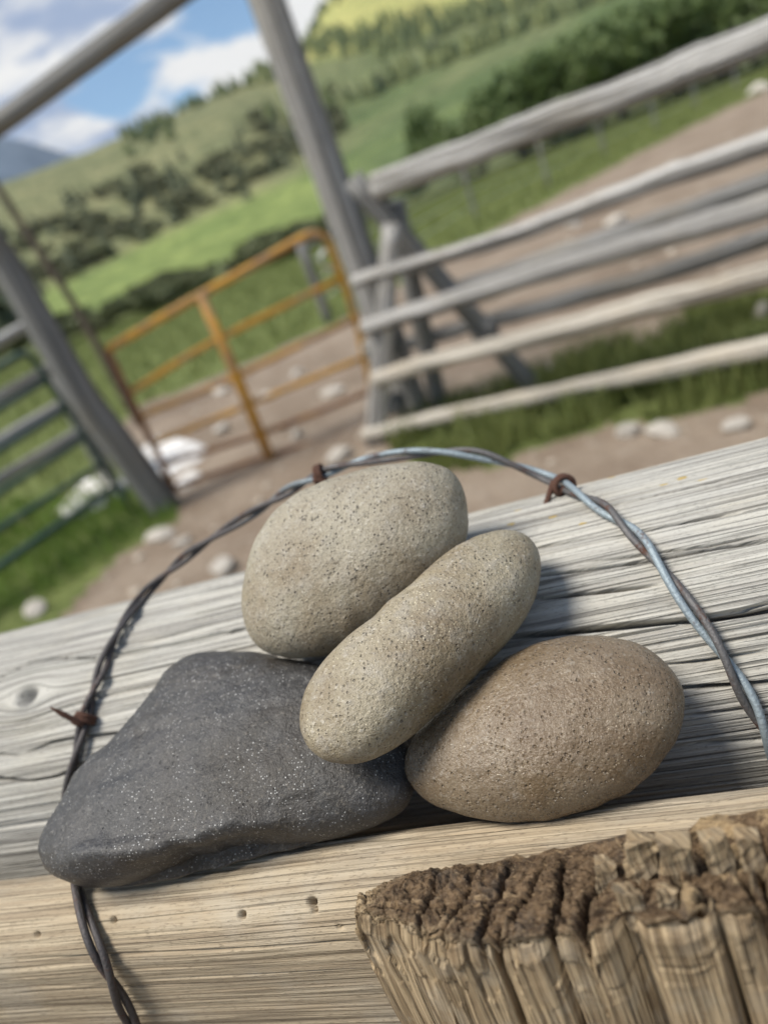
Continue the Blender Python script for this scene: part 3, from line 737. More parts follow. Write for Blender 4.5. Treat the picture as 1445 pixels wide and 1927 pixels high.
post_o = bpy.data.objects['fence_post']
for k, (px, py, wd, tall, tilt) in enumerate([(1205, 1630, 6.5, 13, .25), (1276, 1634, 6.5, 13, .1), (1358, 1622, 5, 12, -.05), (1140, 1650, 4.5, 6, .2), (1190, 1700, 5, 5, -.1), (1415, 1612, 4.5, 9, 0), (1255, 1690, 4, 4, .2)]):
    d = ray(px, py); u_ = .168 + .0001 * (1650 - py)
    for _ in range(8): q_ = CAM + d * (u_ / (d @ EU)); s_ = (q_ - CAM) @ ES; wv_ = w_top(np.array(s_), np.array(u_)); u_ = float(wv_ / ((d @ EW) / (d @ EU)))
    hs, hd, ht_ = wd * .72e-3, wd * .45e-3, tall * 1.75e-3; g_ = np.random.default_rng(k + 400)
    nz = 9; ring = np.array([(-1, -1), (-.3, -1.12), (.35, -1.05), (1, -.9), (1.08, .2), (.9, 1), (.1, 1.1), (-.95, .95), (-1.1, .1)])
    zz = np.linspace(-.010, ht_ * .55, nz); Vv = []
    for i_, z_ in enumerate(zz):
        tp_ = 1 - .10 * i_ / nz; Vv.append(np.stack([(ring[:, 0] + .10 * g_.normal(size=9)) * hs * tp_ + tilt * z_, (ring[:, 1] + .10 * g_.normal(size=9)) * hd * tp_ + 0 * ring[:, 0], z_ + (0 if i_ < nz - 1 else 1) * .0016 * g_.normal(size=9)], -1))
    Vv = np.concatenate(Vv + [np.array([[tilt * zz[-1], 0, zz[-1] + .0006]])]); ce = len(Vv) - 1; jj = np.arange(9); bb_ = (nz - 1) * 9
    Vw = Vv[:, :1] * ES + Vv[:, 1:2] * EU + Vv[:, 2:] * EW
    me = np_mesh('splinter', Vw, [grid_faces(nz, 9), np.stack([np.full(9, ce), bb_ + jj, bb_ + (jj + 1) % 9], -1)], False, {'grain': np.stack([Vv[:, 2], Vv[:, 0] + Vv[:, 1] + k, 0 * Vv[:, 0]], -1), 'top': np.full(len(Vv), .08), 'cell': np.full(len(Vv), .5)})
    link('splinter', me, M['post'], post_o, Vector(W3(np.array(s_), u_, wv_) - np.array(post_o.location)))

# posts that carry the near fence beyond both sides of the picture
for s_, lab in ((-1.42, 'round grey post holding up the near logs past the left edge'), (.68, 'round grey post holding up the near logs past the right edge')):
    p = W3(np.array(s_), .275, -.39); p2 = p.copy(); p2[2] = -.05
    p[2] = H + s_ * ES[2] - .268 - .095
    tube_obj('support_post', line(p2, p + [0, 0, .0], 12), .085, M['fence'], nseg=16, wob=.06, seed=3, label=lab, category='post')

# ------------------------------------------------------------------ stones
OUT = dict(
    A=[(452, 1120), (460, 1070), (480, 1010), (515, 960), (560, 925), (620, 900), (690, 878), (760, 866), (810, 866), (850, 885), (875, 925), (884, 975), (880, 1010), (865, 1050), (820, 1110), (750, 1170), (680, 1215), (600, 1240), (540, 1243), (500, 1230), (470, 1200), (455, 1160)],
    B=[(560, 1370), (562, 1330), (580, 1285), (620, 1230), (680, 1180), (760, 1110), (820, 1060), (880, 1015), (930, 993), (970, 990), (1000, 1010), (1018, 1045), (1020, 1090), (1010, 1130), (980, 1180), (930, 1240), (880, 1290), (820, 1350), (760, 1400), (700, 1435), (650, 1443), (610, 1430), (578, 1405)],
    C=[(760, 1450), (762, 1410), (785, 1370), (830, 1325), (890, 1280), (950, 1235), (1020, 1205), (1090, 1192), (1150, 1193), (1210, 1210), (1255, 1245), (1285, 1290), (1292, 1340), (1280, 1390), (1245, 1440), (1190, 1490), (1110, 1525), (1030, 1545), (950, 1550), (870, 1538), (810, 1515), (775, 1485)],
    D=[(75, 1600), (80, 1560), (110, 1500), (150, 1440), (200, 1395), (250, 1350), (290, 1290), (320, 1255), (360, 1232), (430, 1225), (500, 1228), (610, 1245), (715, 1315), (772, 1400), (782, 1475), (762, 1535), (700, 1565), (600, 1590), (500, 1610), (400, 1635), (300, 1665), (220, 1678), (150, 1675), (100, 1650)])
CTR = dict(A=(668, 1056), B=(790, 1217), C=(1025, 1372), D=(400, 1470))


def stone_fit(out, dist, na, ns, t_, ctr, its=2, N=360, Mm=40, e=.92, sg=7):
    """real size and lean of a rounded stone at a known distance, so that its outline has the photo's shape"""
    a = math.radians(na); n = math.cos(a) * EU + math.sin(a) * EW + ns * ES; n /= np.linalg.norm(n)
    o = CAM + ray(*ctr) * dist
    x = ES - n * (ES @ n); x /= np.linalg.norm(x); y = np.cross(n, x)
    Pp = np.array([((lambda q: (q @ x, q @ y))(CAM + ray(*p) * (((o - CAM) @ n) / (ray(*p) @ n)) - o)) for p in out])
    tha = np.arctan2(Pp[:, 1], Pp[:, 0]); r = np.hypot(*Pp.T); i = np.argsort(tha); tha, r = tha[i], r[i]
    TH = np.linspace(-np.pi, np.pi, N, endpoint=False); p2 = 2 * np.pi
    rr = np.interp(TH, np.r_[tha - p2, tha, tha + p2], np.r_[r, r, r])
    k = np.exp(-.5 * (np.arange(-21, 22) / sg) ** 2); k /= k.sum()
    rr = np.convolve(np.r_[rr[-21:], rr, rr[:21]], k, 'valid')
    op = np.array(out, float) - ctr; mm = len(out)
    d = np.array([(1 - f) * op[q] + f * op[(q + 1) % mm] for q in range(mm) for f in np.linspace(0, 1, 12, endpoint=False)])
    da, dr = np.arctan2(d[:, 1], d[:, 0]), np.hypot(*d.T); jj = np.argsort(da); da, dr = da[jj], dr[jj]
    ph = np.linspace(-np.pi / 2, np.pi / 2, Mm)
    for it in range(its):
        c = np.cos(ph)[:, None] ** e; s = (np.sign(np.sin(ph)) * np.abs(np.sin(ph)) ** e)[:, None]
        Wd = o + (c * (rr * np.cos(TH)))[..., None] * x + (c * (rr * np.sin(TH)))[..., None] * y + (s * t_ * np.ones(N))[..., None] * n
        q = Wd - CAM; px = 722.5 + F * (q @ CX) / (q @ FW) - ctr[0]; py = 963.5 - F * (q @ CY) / (q @ FW) - ctr[1]
        nb = 90; bb = ((np.arctan2(py, px).ravel() + np.pi) / p2 * nb).astype(int) % nb
        mx = np.zeros(nb); np.maximum.at(mx, bb, np.hypot(px, py).ravel()); bc = -np.pi + (np.arange(nb) + .5) * p2 / nb
        ratio = np.interp(bc, np.r_[da - p2, da, da + p2], np.r_[dr, dr, dr]) / mx
        f = np.interp(np.arctan2(py[Mm // 2], px[Mm // 2]), np.r_[bc - p2, bc, bc + p2], np.r_[ratio, ratio, ratio])
        rr = rr * np.convolve(np.r_[f[-21:], f, f[:21]], k, 'valid')
    return o, x, y, n, TH, rr


import bmesh
_bm = bmesh.new(); bmesh.ops.create_icosphere(_bm, subdivisions=7, radius=1.0)
ICO = np.array([v.co[:] for v in _bm.verts]); _bm.verts.index_update(); ICF = np.array([[v.index for v in f.verts] for f in _bm.faces]); _bm.free()

STONES = [('A', .364, 138, .10, .028, 'buff speckled oval stone on top of the pile, farthest back, touching the wire', 'stoneA', .92),
          ('B', .3207, 110, .20, .022, 'long buff sausage-shaped stone lying across the middle of the pile', 'stoneB', .92),
          ('C', .3225, 116, 0.0, .024, 'smooth brown pitted egg-shaped stone at the right of the pile', 'stoneC', .95),
          ('D', .3740, 116, .10, .022, 'large flat charcoal-grey stone at the left, under the buff stones', 'stoneD', .92)]
for k, dist, na, ns, t_, lab, mat, e in STONES:
    o, x, y, n, TH, rr = stone_fit(OUT[k], dist, na, ns, t_, CTR[k], its=2 if k == 'B' else 4, sg=12 if k == 'B' else 4.5)
    a = np.arctan2(ICO[:, 1], ICO[:, 0]); c = np.hypot(ICO[:, 0], ICO[:, 1]); s = ICO[:, 2]
    r = np.interp(a, np.r_[TH, np.pi], np.r_[rr, rr[0]])
    ee = np.full(len(a), e)
    if k == 'D': ee = .92 - .36 * sst(-np.sin(a + .1), .15, .7) * (s > 0)
    la, lb, lc = c ** ee * r * np.cos(a), c ** ee * r * np.sin(a), np.sign(s) * np.abs(s) ** ee * t_
    nx = ICO / np.array([1, 1, 1.0])
    sd_ = ord(k)
    hh = .0013 * (fbm(la * 38, lb * 38, lc * 38, seed=sd_, oct=3) - .5) + .0005 * (fbm(la * 190, lb * 190, lc * 190, seed=sd_ + 3, oct=3) - .5)
    if k == 'D':
        # ledge: the lower side is undercut, the face carries shallow ridges
        hh += (.0022 * (vn(la * 26 + lb * 30, lb * 85 - la * 20, lc * 30, seed=140) - .5) + .0009 * (vn(la * 60 + lb * 50, lb * 210 - la * 60, lc * 60, seed=141) - .5) + .0010 * (fbm(la * 160, lb * 260, lc * 160, seed=142) - .5)) * (s > -.2)
        ang = -np.sin(a + .05); u_ = c ** ee
        hh += .0030 * np.exp(-((u_ - .80) / .10) ** 2) * sst(ang, .3, .8) * (s > 0) - .0060 * np.exp(-((u_ - .985) / .07) ** 2) * sst(ang, .35, .8) * (s > -.1) * sst(la, -.05, .0)
    V = np.stack([la, lb, lc], -1)
    nv = np.stack([ICO[:, 0] / np.maximum(r, .01), ICO[:, 1] / np.maximum(r, .01), ICO[:, 2] / t_], -1); nv /= np.linalg.norm(nv, axis=1)[:, None]
    V = V + nv * hh[:, None]
    me = np_mesh('stone', V, [ICF], True)
    ob = link('stone', me, M[mat], label=lab, category='stone')
    mw = Matrix.Identity(4)
    for i in range(3): mw[i][0], mw[i][1], mw[i][2], mw[i][3] = x[i], y[i], n[i], o[i]
    ob.matrix_world = mw

# ------------------------------------------------------------------ barbed wire
def at_d(px, d):                                     # point at in-plane distance d from the camera
    r = ray(*px); return CAM + r * (d / math.hypot(r @ EU, r @ EW))


wp = [hit_rail(p, .0044) for p in [(345, 2110), (292, 2012), (250, 1927), (216, 1860), (188, 1800), (165, 1740), (151, 1690), (143, 1655)]]
wp += [at_d((133, 1600), .352), hit_log((128, 1545), .0045)[2]] + [hit_log(p, .0042)[2] for p in [(130, 1490), (140, 1430), (150, 1390), (168, 1325), (190, 1262), (214, 1205), (243, 1155)]]
wp += [at_d(p, d) for p, d in [((283, 1108), .420), ((335, 1060), .424), ((400, 1012), .424), ((480, 963), .422), ((560, 913), .420), ((625, 884), .419), ((690, 866), .419), ((770, 854), .420), ((840, 850), .421), ((900, 855), .422), ((965, 875), .424), ((1030, 899), .427)]]
wp += [hit_log(p, .0048)[2] for p in [(1075, 922), (1110, 941), (1150, 967), (1192, 1003), (1240, 1062), (1290, 1133), (1335, 1195), (1372, 1252), (1410, 1322), (1445, 1392)]] + [hit_log((1475, 1460), .004)[2], at_d((1505, 1540), .335)]
wpath = smooth_path(wp, 14)
L = np.r_[0, np.cumsum(np.linalg.norm(np.diff(wpath, axis=0), axis=1))]; n_ = int(L[-1] / .0011); lq = np.linspace(0, L[-1], n_)
wpath = np.stack([np.interp(lq, L, wpath[:, i]) for i in range(3)], -1)
kk = np.exp(-.5 * (np.arange(-14, 15) / 6.0) ** 2); kk /= kk.sum()
wpath = np.stack([np.convolve(np.r_[np.full(14, wpath[0, i]), wpath[:, i], np.full(14, wpath[-1, i])], kk, 'valid') for i in range(3)], -1)
Tn = np.gradient(wpath, axis=0); Tn /= np.linalg.norm(Tn, axis=1)[:, None]
Nn = np.zeros_like(Tn); v = np.array([0, 0, 1.0])
for i in range(n_):
    v = v - Tn[i] * (v @ Tn[i]); v /= np.linalg.norm(v); Nn[i] = v
Bn = np.cross(Tn, Nn); ph = lq / .088 * 2 * np.pi + .4 + .9 * np.sin(lq * 23) + .5 * np.sin(lq * 57)
wire = empty('barbed_wire', Vector(wpath[0]), label='loop of twisted two-strand barbed wire arching over the stones', category='wire')
for q, mt_ in ((0, 'zinc'), (1, 'rustwire')):
    c_, s_ = np.cos(ph + q * np.pi)[:, None], np.sin(ph + q * np.pi)[:, None]
    tube_obj('strand', wpath + .0019 * (c_ * Nn + s_ * Bn), .00172, M[mt_], wire, 10, 0, q)


def proj(p):
    q = np.asarray(p) - CAM; return np.array([722.5 + F * (q @ CX) / (q @ FW), 963.5 - F * (q @ CY) / (q @ FW)])


WPX = np.array([proj(p) for p in wpath])
for at_, tip, tip2, flip in [((1062, 912), (1028, 962), (1092, 880), 1), ((152, 1352), (95, 1331), (190, 1372), -1), ((602, 893), (640, 912), (575, 905), 1)]:
    i = int(np.argmin(np.hypot(*(WPX - at_).T))); p0 = wpath[i]; dd_ = np.linalg.norm(p0 - CAM)
    a = np.linspace(0, 2 * np.pi * 2.2, 60) * flip; off = np.linspace(-.0026, .0026, 60)
    tipv = (CAM + ray(*tip) * dd_ * .985 - p0) * (1.3 if at_[0] > 400 else 1.0); tip2v = CAM + ray(*tip2) * dd_ * .99 - p0
    # start the coil where it faces the first tip
    a0 = math.atan2(tipv @ Bn[i], tipv @ Nn[i]) - flip * 1.2; a = a + a0
    coil = p0 + off[:, None] * Tn[i] + .0050 * (np.cos(a)[:, None] * Nn[i] + np.sin(a)[:, None] * Bn[i])
    e1_ = coil[0]; e2_ = coil[-1]
    t1 = p0 + tipv; t2 = p0 + tip2v * .45
    pts = np.r_[line(t1, e1_, 9)[:-1], coil, line(e2_, t2, 6)[1:]]
    rad = np.r_[np.r_[.0003, .0008, .0012, np.full(5, .00155)], np.full(60, .00155), np.linspace(.00135, .0006, 5)]
    tube_obj('barb', pts, rad, M['rust'], wire, 8, 0, 5)

# ================================================================== the gateway
def facing(p): n = np.array([p[0], p[1], 0.0]); return n / np.linalg.norm(n)


def pole_pts(pxs, base):
    n = facing(base); return np.array([on_plane(p, base, n) for p in pxs])


def pole(name, pxs, rad, mat, base, parent=None, wob=.06, seed=1, nseg=14, k=6, **props):
    return tube_obj(name, smooth_path(pole_pts(pxs, base), k), np.interp(np.linspace(0, 1, (len(pxs) - 1) * k + 1), np.linspace(0, 1, len(rad)), rad), mat, parent, nseg, wob, seed, **props)


b_mid = gnd(785, 790); b_left = gnd(318, 958)
top_mid = pole_pts([(785, 790), (682, 500), (592, 250), (502, 0), (452, -140)], b_mid); top_mid[0][2] = -.05
tube_obj('gateway_post', smooth_path(top_mid, 6), np.linspace(.118, .098, 25), M['fence'], None, 16, .07, 11, label='tall grey round post in the middle, right side of the gateway', category='post')
pts = pole_pts([(318, 958), (222, 832), (152, 737), (32, 531), (-105, 318)], b_left); pts[0][2] = -.05
tube_obj('gateway_post', smooth_path(pts, 6), np.linspace(.112, .092, 25), M['fence_dark'], None, 16, .07, 12, label='leaning grey round post at the left edge, left side of the gateway', category='post')
nrm = np.cross(b_mid - b_left, [0, 0, 1.0]); nrm /= np.linalg.norm(nrm); ctr_ = (b_mid + b_left) / 2
bp = np.array([on_plane(p, b_left - nrm * -.0, nrm) for p in [(-170, 348), (0, 232), (165, 112), (330, -8), (500, -132)]])
tube_obj('crossbeam', smooth_path(bp, 6), np.linspace(.062, .070, 25), M['fence_dark'], None, 14, .08, 13, label='dark grey pole crossing the sky at the upper left, over the gateway', category='beam')

# ---- yellow gate
gl, gr = gnd(338, 945), gnd(708, 775); gn = np.cross(gr - gl, [0, 0, 1.0]); gn /= np.linalg.norm(gn)
GP = lambda *p: np.array([on_plane(q, gl, gn) for q in p])
gate = empty('metal_gate', Vector(gl), label='yellow tubular metal gate with rust, between the gateway posts', category='gate')
fr = smooth_path(GP((203, 658), (340, 577), (470, 504), (560, 452)), 6)
cor = smooth_path(GP((560, 452), (585, 441), (603, 443), (618, 456), (632, 490)), 5)
rgt = smooth_path(GP((632, 490), (655, 555), (680, 640), (705, 770)), 5)
tube_obj('frame_tube', np.r_[fr[:-1], cor[:-1], rgt], .029, M['yellow'], gate, 12, 0, 1)
tube_obj('end_tube', GP((203, 658), (255, 768), (330, 925)), .026, M['yellow_rust'], gate, 12, 0, 2)
tube_obj('brace', GP((377, 556), (440, 695), (508, 862)), .040, M['yellow'], gate, 10, 0, 3)
for k, (a, b_, c) in enumerate([((240, 742), (393, 648), (645, 522)), ((262, 785), (431, 714), (668, 600)), ((282, 838), (473, 760), (697, 667)), ((305, 875), (495, 815), (700, 735)), ((325, 918), (506, 858), (705, 800))]):
    tube_obj('bar', smooth_path(GP(a, b_, c), 6), .024 - .001 * k, M['yellow' if k < 3 else 'yellow_rust'], gate, 10, 0, 4 + k)
ch = smooth_path(GP((612, 470), (606, 485), (612, 500), (628, 505), (640, 492), (634, 476), (612, 470)), 5) - gn * .04
tube_obj('latch_chain', ch, .012, M['chrome'], gate, 8, 0, 1)

# ---- dark green panel hung on the left gateway post
gb = gnd(224, 912, .22); gb2 = gnd(0, 1064, .22); pn = np.cross(gb - gb2, [0, 0, 1.0]); pn /= np.linalg.norm(pn)
PP = lambda *p: np.array([on_plane(q, gb, pn) for q in p])
panel = empty('metal_gate', Vector((gb[0], gb[1], 0)), label='dark green tubular metal gate at the left edge', category='gate')
tube_obj('frame_tube', smooth_path(PP((-160, 768), (0, 690), (40, 668), (62, 676), (88, 712), (150, 806), (205, 888), (222, 914)), 5), .024, M['green'], panel, 12, 0, 2)
for k, (a, b_) in enumerate([((-200, 888), (88, 716)), ((-200, 972), (124, 770)), ((-200, 1058), (160, 824)), ((-200, 1122), (194, 872)), ((-200, 1205), (221, 912))]):
    tube_obj('bar', PP(a, b_), .023 if k < 4 else .026, M['green'], panel, 12, 0, 5 + k)
q_ = PP((222, 912))[0]; tube_obj('leg', np.array([[q_[0], q_[1], q_[2]], [q_[0], q_[1], .0]]), .022, M['green'], panel, 10, 0, 1)
q_ = PP((-200, 1205))[0]; tube_obj('leg', np.array([[q_[0], q_[1], q_[2] + .9], [q_[0], q_[1], .0]]), .022, M['green'], panel, 10, 0, 1)

# ---- grey rail fence behind the green panel
off = np.array([-.15, 1.3, 0]); fb = gb + off
FP = lambda *p: np.array([on_plane(q, fb, pn) for q in p])
fz = FP((-20, 700))[0]; wf = empty('rail_fence', Vector((fz[0], fz[1], 0)), label='pale grey wooden rail fence seen through the dark green panel', category='fence')
for k, (a, b_) in enumerate([((-160, 735), (60, 606)), ((-160, 838), (100, 690)), ((-160, 925), (135, 750)), ((-160, 1000), (170, 800))]):
    tube_obj('rail', smooth_path(FP(a, tuple((np.array(a) + b_) / 2), b_), 6), .045, M['fence'], wf, 12, .1, 20 + k)
for px in ((-150, 1010), (155, 830)):
    q_ = FP(px)[0]; tube_obj('post', np.array([[q_[0] + .02, q_[1] + .12, -.05], [q_[0] + .02, q_[1] + .12, 1.15]]), .07, M['fence'], wf, 12, .05, 4)

# ---- slim leaning pole behind the gate
bpo = gnd(262, 800); pts = pole_pts([(262, 800), (216, 712), (147, 585), (70, 465), (5, 366), (-60, 270)], bpo); pts[0][2] = -.05
tube_obj('leaning_pole', smooth_path(pts, 5), np.linspace(.05, .035, 26), M['bark'], None, 10, .1, 6, label='thin brown leaning pole rising behind the left end of the yellow gate', category='pole')

# ================================================================== buck-and-rail fence on the right
f0 = gnd(700, 838); fdir = gnd(1445, 702, .1) - gnd(700, 825, .1); fdir[2] = 0; fdir /= np.linalg.norm(fdir)
fn = np.cross(fdir, [0, 0, 1.0]); fn /= np.linalg.norm(fn); fn = fn if fn[1] > 0 else -fn
RP = lambda offs, *p: np.array([on_plane(q, f0 + fn * offs, fn) for q in p])
buck = empty('rail_fence', Vector(f0), label='weathered grey pole fence with five rails and crossed legs, on the right', category='fence')
def ext(P, a=.0, b_=1.6):
    P = list(P); d = P[-1] - P[-2]; d /= np.linalg.norm(d); return np.array(P + [P[-1] + d * b_])
for offs, pxs, r0, r1, mt_, sd_ in [(.12, [(705, 352), (880, 287), (1060, 218), (1250, 145), (1445, 62)], .066, .070, 'fence', 31),
                                   (.0, [(668, 532), (800, 492), (1000, 430), (1230, 340), (1445, 266)], .040, .050, 'fence', 32),
                                   (-.03, [(686, 616), (860, 562), (1060, 502), (1250, 445), (1445, 386)], .050, .062, 'fence', 33),
                                   (-.03, [(705, 714), (860, 668), (1060, 618), (1250, 566), (1445, 516)], .050, .060, 'fence_tan', 34),
                                   (-.02, [(688, 818), (860, 778), (1060, 734), (1250, 694), (1445, 652)], .046, .054, 'fence_tan', 35),
                                   (.75, [(835, 552), (1000, 496), (1200, 428), (1445, 342)], .050, .052, 'fence_dark', 36),
                                   (.62, [(705, 668), (820, 632), (940, 598), (1200, 527), (1445, 448)], .046, .052, 'fence_dark', 37)]:
    P = ext(RP(offs, *pxs)); pts = smooth_path(P, 16); L_ = np.linspace(0, 5, len(pts)); pts[:, 2] += .022 * (fbm(L_ * 2.2, 0 * L_ + sd_, seed=sd_, oct=3) - .5)
    tube_obj('rail', pts, np.linspace(r0, r1, len(pts)) * (1 + .22 * (fbm(L_ * 3.1, 0 * L_, seed=sd_ + 2, oct=3) - .5)), M[mt_], buck, 24, .24, sd_)
# crossed legs at the gateway end
P = RP(.03, (738, 425), (722, 610), (706, 838)); P[-1][2] = -.03; tube_obj('leg', smooth_path(P, 6), np.linspace(.058, .072, 13), M['fence'], buck, 14, .08, 38)
ft = gnd(1010, 735); tp = on_plane((662, 335), f0 + fn * .10, fn); md_ = [tp + (ft - tp) * q for q in (0, .35, .7, 1.02)]
tube_obj('leg', smooth_path(md_, 5), np.linspace(.062, .060, 16), M['fence_dark'], buck, 14, .08, 39)
P = RP(.22, (742, 380), (757, 440)); q_ = np.array([[P[0][0], P[0][1], P[0][2]], [b_mid[0] + .16, b_mid[1] - .05, -.03]]); tube_obj('post', line(q_[0], q_[1], 8), .062, M['fence_dark'], buck, 12, .08, 40)
for px, offs in (((708, 655), .10), ((715, 765), .09)):
    c_ = RP(offs, px)[0]; tube_obj('spacer_block', np.array([c_ - fdir * .06, c_ + fdir * .16]), .075, M['fence_dark'], buck, 10, .1, 41)
c_ = md_[0] + (ft - md_[0]) * .70; tube_obj('rail_end', np.array([c_ + fn * -.05, c_ + fn * .02]), .085, M['fence_dark'], buck, 12, .1, 42)
# the next pair of legs, past the right edge
for q0, q1 in ((fn * .10 + fdir * 3.3, fn * -.25 + fdir * 3.35), (fn * .0 + fdir * 3.25, fn * .95 + fdir * 3.3)):
    a = f0 + q0; a[2] = 1.42; b_ = f0 + q1; b_[2] = -.03; tube_obj('leg', line(a, b_, 8), .065, M['fence_dark'], buck, 12, .08, 43)

# ---- far wire fence on the grass
wfp = [(620, 608), (898, 417), (1033, 353), (1138, 294), (1234, 245), (1310, 206), (1386, 171), (1470, 130)]
pp_ = [gnd(*p) for p in wfp]; far = empty('wire_fence', Vector(pp_[1]), label='thin wire fence on wooden stakes at the far edge of the dirt yard', category='fence')
for k, p in enumerate(pp_):
    z0 = float(terrain(p[0], p[1])); p[2] = z0
    tube_obj('stake', line(p + [0, 0, -.1], p + [.02, 0, 1.15], 5), .07 if k == 0 else .042, M['fence_dark'], far, 8, .1, 50 + k)
for hz in (.35, .62, .88, 1.08):
    tube_obj('wire', np.array([p + [.02, -.06, hz] for p in pp_]), .006, M['chrome'], far, 6, 0, 1)

# ================================================================== rocks on the dirt
def rock_mesh(seed):
    b = bmesh.new(); bmesh.ops.create_icosphere(b, subdivisions=3, radius=1)
    V = np.array([v.co[:] for v in b.verts]); b.verts.index_update(); f = np.array([[v.index for v in q.verts] for q in b.faces]); b.free()
    r = 1 + .55 * (fbm(V[:, 0] * 1.1 + seed, V[:, 1] * 1.1, V[:, 2] * 1.1, seed=seed, oct=4) - .5)
    d1 = np.maximum.reduce([V @ (np.array(q) / np.linalg.norm(q)) for q in np.random.default_rng(seed).normal(size=(9, 3))]); r = r / (.35 + .65 * np.maximum(d1, .5)) * .8
    return np_mesh('rock', V * r[:, None], [f], False)


RM = [rock_mesh(s) for s in (1, 2, 3, 4)]
for k, (px, py, wd, hg, rot, lab) in enumerate([
        (1180, 806, 46, 34, 0, 'pale rounded rock on the dirt under the bottom rail, left of a long rock'), (1247, 804, 66, 26, .5, 'long pale rock on the dirt, between two other pale rocks by the grass'), (1384, 797, 52, 24, .2, 'pale flat rock on the dirt nearest the right edge'),
        (642, 852, 48, 36, 0, 'pale rock below the right end of the yellow gate'), (707, 860, 32, 30, 1, 'small pale rock at the foot of the fence end'),
        (300, 1003, 60, 26, .4, 'pale flat rock beside the green grass at the left'), (345, 1018, 40, 20, 0, 'small pale rock right of the flat rock by the grass'), (425, 1060, 64, 40, .6, 'pale rock just left of the topmost stone, above the log'),
        (560, 815, 30, 24, 0, 'small white rock behind the lower bars of the yellow gate'), (540, 800, 24, 18, 0, 'tiny white rock beside another behind the gate brace'), (505, 745, 30, 22, .3, 'pale rock right of the gate brace'), (415, 735, 34, 18, .2, 'pale rock left of the gate brace'),
        (625, 735, 54, 20, .3, 'wide pale rock behind the gate near the tall middle post'), (560, 700, 26, 16, 0, 'small pale rock behind the middle of the gate'), (420, 805, 40, 22, 0, 'greyish rock left of the lower gate brace'),
        (1160, 415, 34, 24, 0, 'pale rock in the yard between the upper fence rails, right one'), (1082, 420, 26, 20, 0, 'pale rock in the yard between the upper fence rails, left one'), (70, 1140, 54, 30, .4, 'pale stone at the edge of the grass above the log, far left'),
        (1050, 690, 44, 20, .1, 'pale rock behind the lowest fence rail'), (1110, 545, 30, 18, .1, 'small pale rock behind the middle fence rails'), (1435, 580, 40, 34, 0, 'pale rock in grass at the right edge behind the rails'), (1428, 165, 30, 20, 0, 'far pale rock at the right edge of the yard')]):
    g_ = gnd(px, py + hg * .35); z_ = float(terrain(g_[0], g_[1])); d_ = np.linalg.norm(g_ - CAM); sx = wd / 2 / F * d_; sz = hg / 2 / F * d_
    o = bpy.data.objects.new('rock', RM[k % 4]); COL.objects.link(o)
    if k < 4: RM[k].materials.append(M['rock'])
    o.location = (g_[0], g_[1], z_ + sz * .45); o.scale = (sx * 1.05, sx * .8, sz * .95); o.rotation_euler = (0, 0, rot + k)
    o['label'] = lab; o['category'] = 'rock'; o['group'] = 'pale rocks on the dirt'

# pebbles nobody could count
_b = bmesh.new(); bmesh.ops.create_icosphere(_b, subdivisions=1, radius=1); PV = np.array([v.co[:] for v in _b.verts]); _b.verts.index_update(); PF = np.array([[v.index for v in q.verts] for q in _b.faces]); _b.free()
n_ = 1300; x = rng.uniform(-4, 9, n_); y = rng.uniform(2.2, 15, n_); ok = pip(x, y, DIRT) & ~pip(x, y, STRIP_R) & ~pip(x, y, PATCH_L) & (fbm(x * .7, y * .7, seed=150) > .47); x, y = x[ok], y[ok]
sz = .010 + .034 * rng.random(len(x)) ** 3
V = (PV[None] * (1 + .25 * rng.normal(size=(len(x), len(PV), 1)) * .6) * (sz[:, None] * np.array([1.2, 1, .6]))[:, None] + np.stack([x, y, terrain(x, y) + sz * .25], -1)[:, None]).reshape(-1, 3)
link('pebbles', np_mesh('pebbles', V, [(PF[None] + (np.arange(len(x)) * len(PV))[:, None, None]).reshape(-1, 3)], False), M['pebble'], kind='stuff', label='pale pebbles scattered over the dirt yard', category='pebbles')

# flat white slabs lying on the dirt
for k, (pts, lab) in enumerate([([(262, 850), (300, 824), (345, 828), (388, 842), (375, 866), (340, 884), (318, 896), (285, 880)], 'bright white flat slab on the dirt behind the left end of the yellow gate'), ([(105, 966), (160, 908), (212, 894), (238, 915), (205, 945), (150, 972)], 'bluish white flat slab behind the lowest bars of the dark green gate'), ([(328, 912), (362, 888), (380, 896), (350, 920)], 'small white flat slab below the larger white slab by the yellow gate')]):
    q = np.array([gnd(*p) for p in pts]); q = smooth_path(np.r_[q, q[:1]], 6)[:-1]; c_ = q.mean(0); q = q - c_; nq = len(q)
    ro = np.array([1.04, 1.0, .92, .75, .5, .25]); zo = np.array([-.02, .008, .018, .022, .024, .024])
    Vv = np.concatenate([np.stack([q[:, 0] * a, q[:, 1] * a, b_ + 0 * q[:, 0]], -1) for a, b_ in zip(ro, zo)] + [np.array([[0, 0, .024]])]); Vv[:, 2] += .025 * (fbm(Vv[:, 0] * 9, Vv[:, 1] * 9, seed=180 + k, oct=3) - .5); j = np.arange(nq); b0 = 5 * nq
    link('white_slab', np_mesh('white_slab', Vv, [grid_faces(6, nq), np.stack([np.full(nq, 6 * nq), b0 + j, b0 + (j + 1) % nq], -1)], True), M['white'], loc=c_, label=lab, category='rock', group='white slabs in the yard')

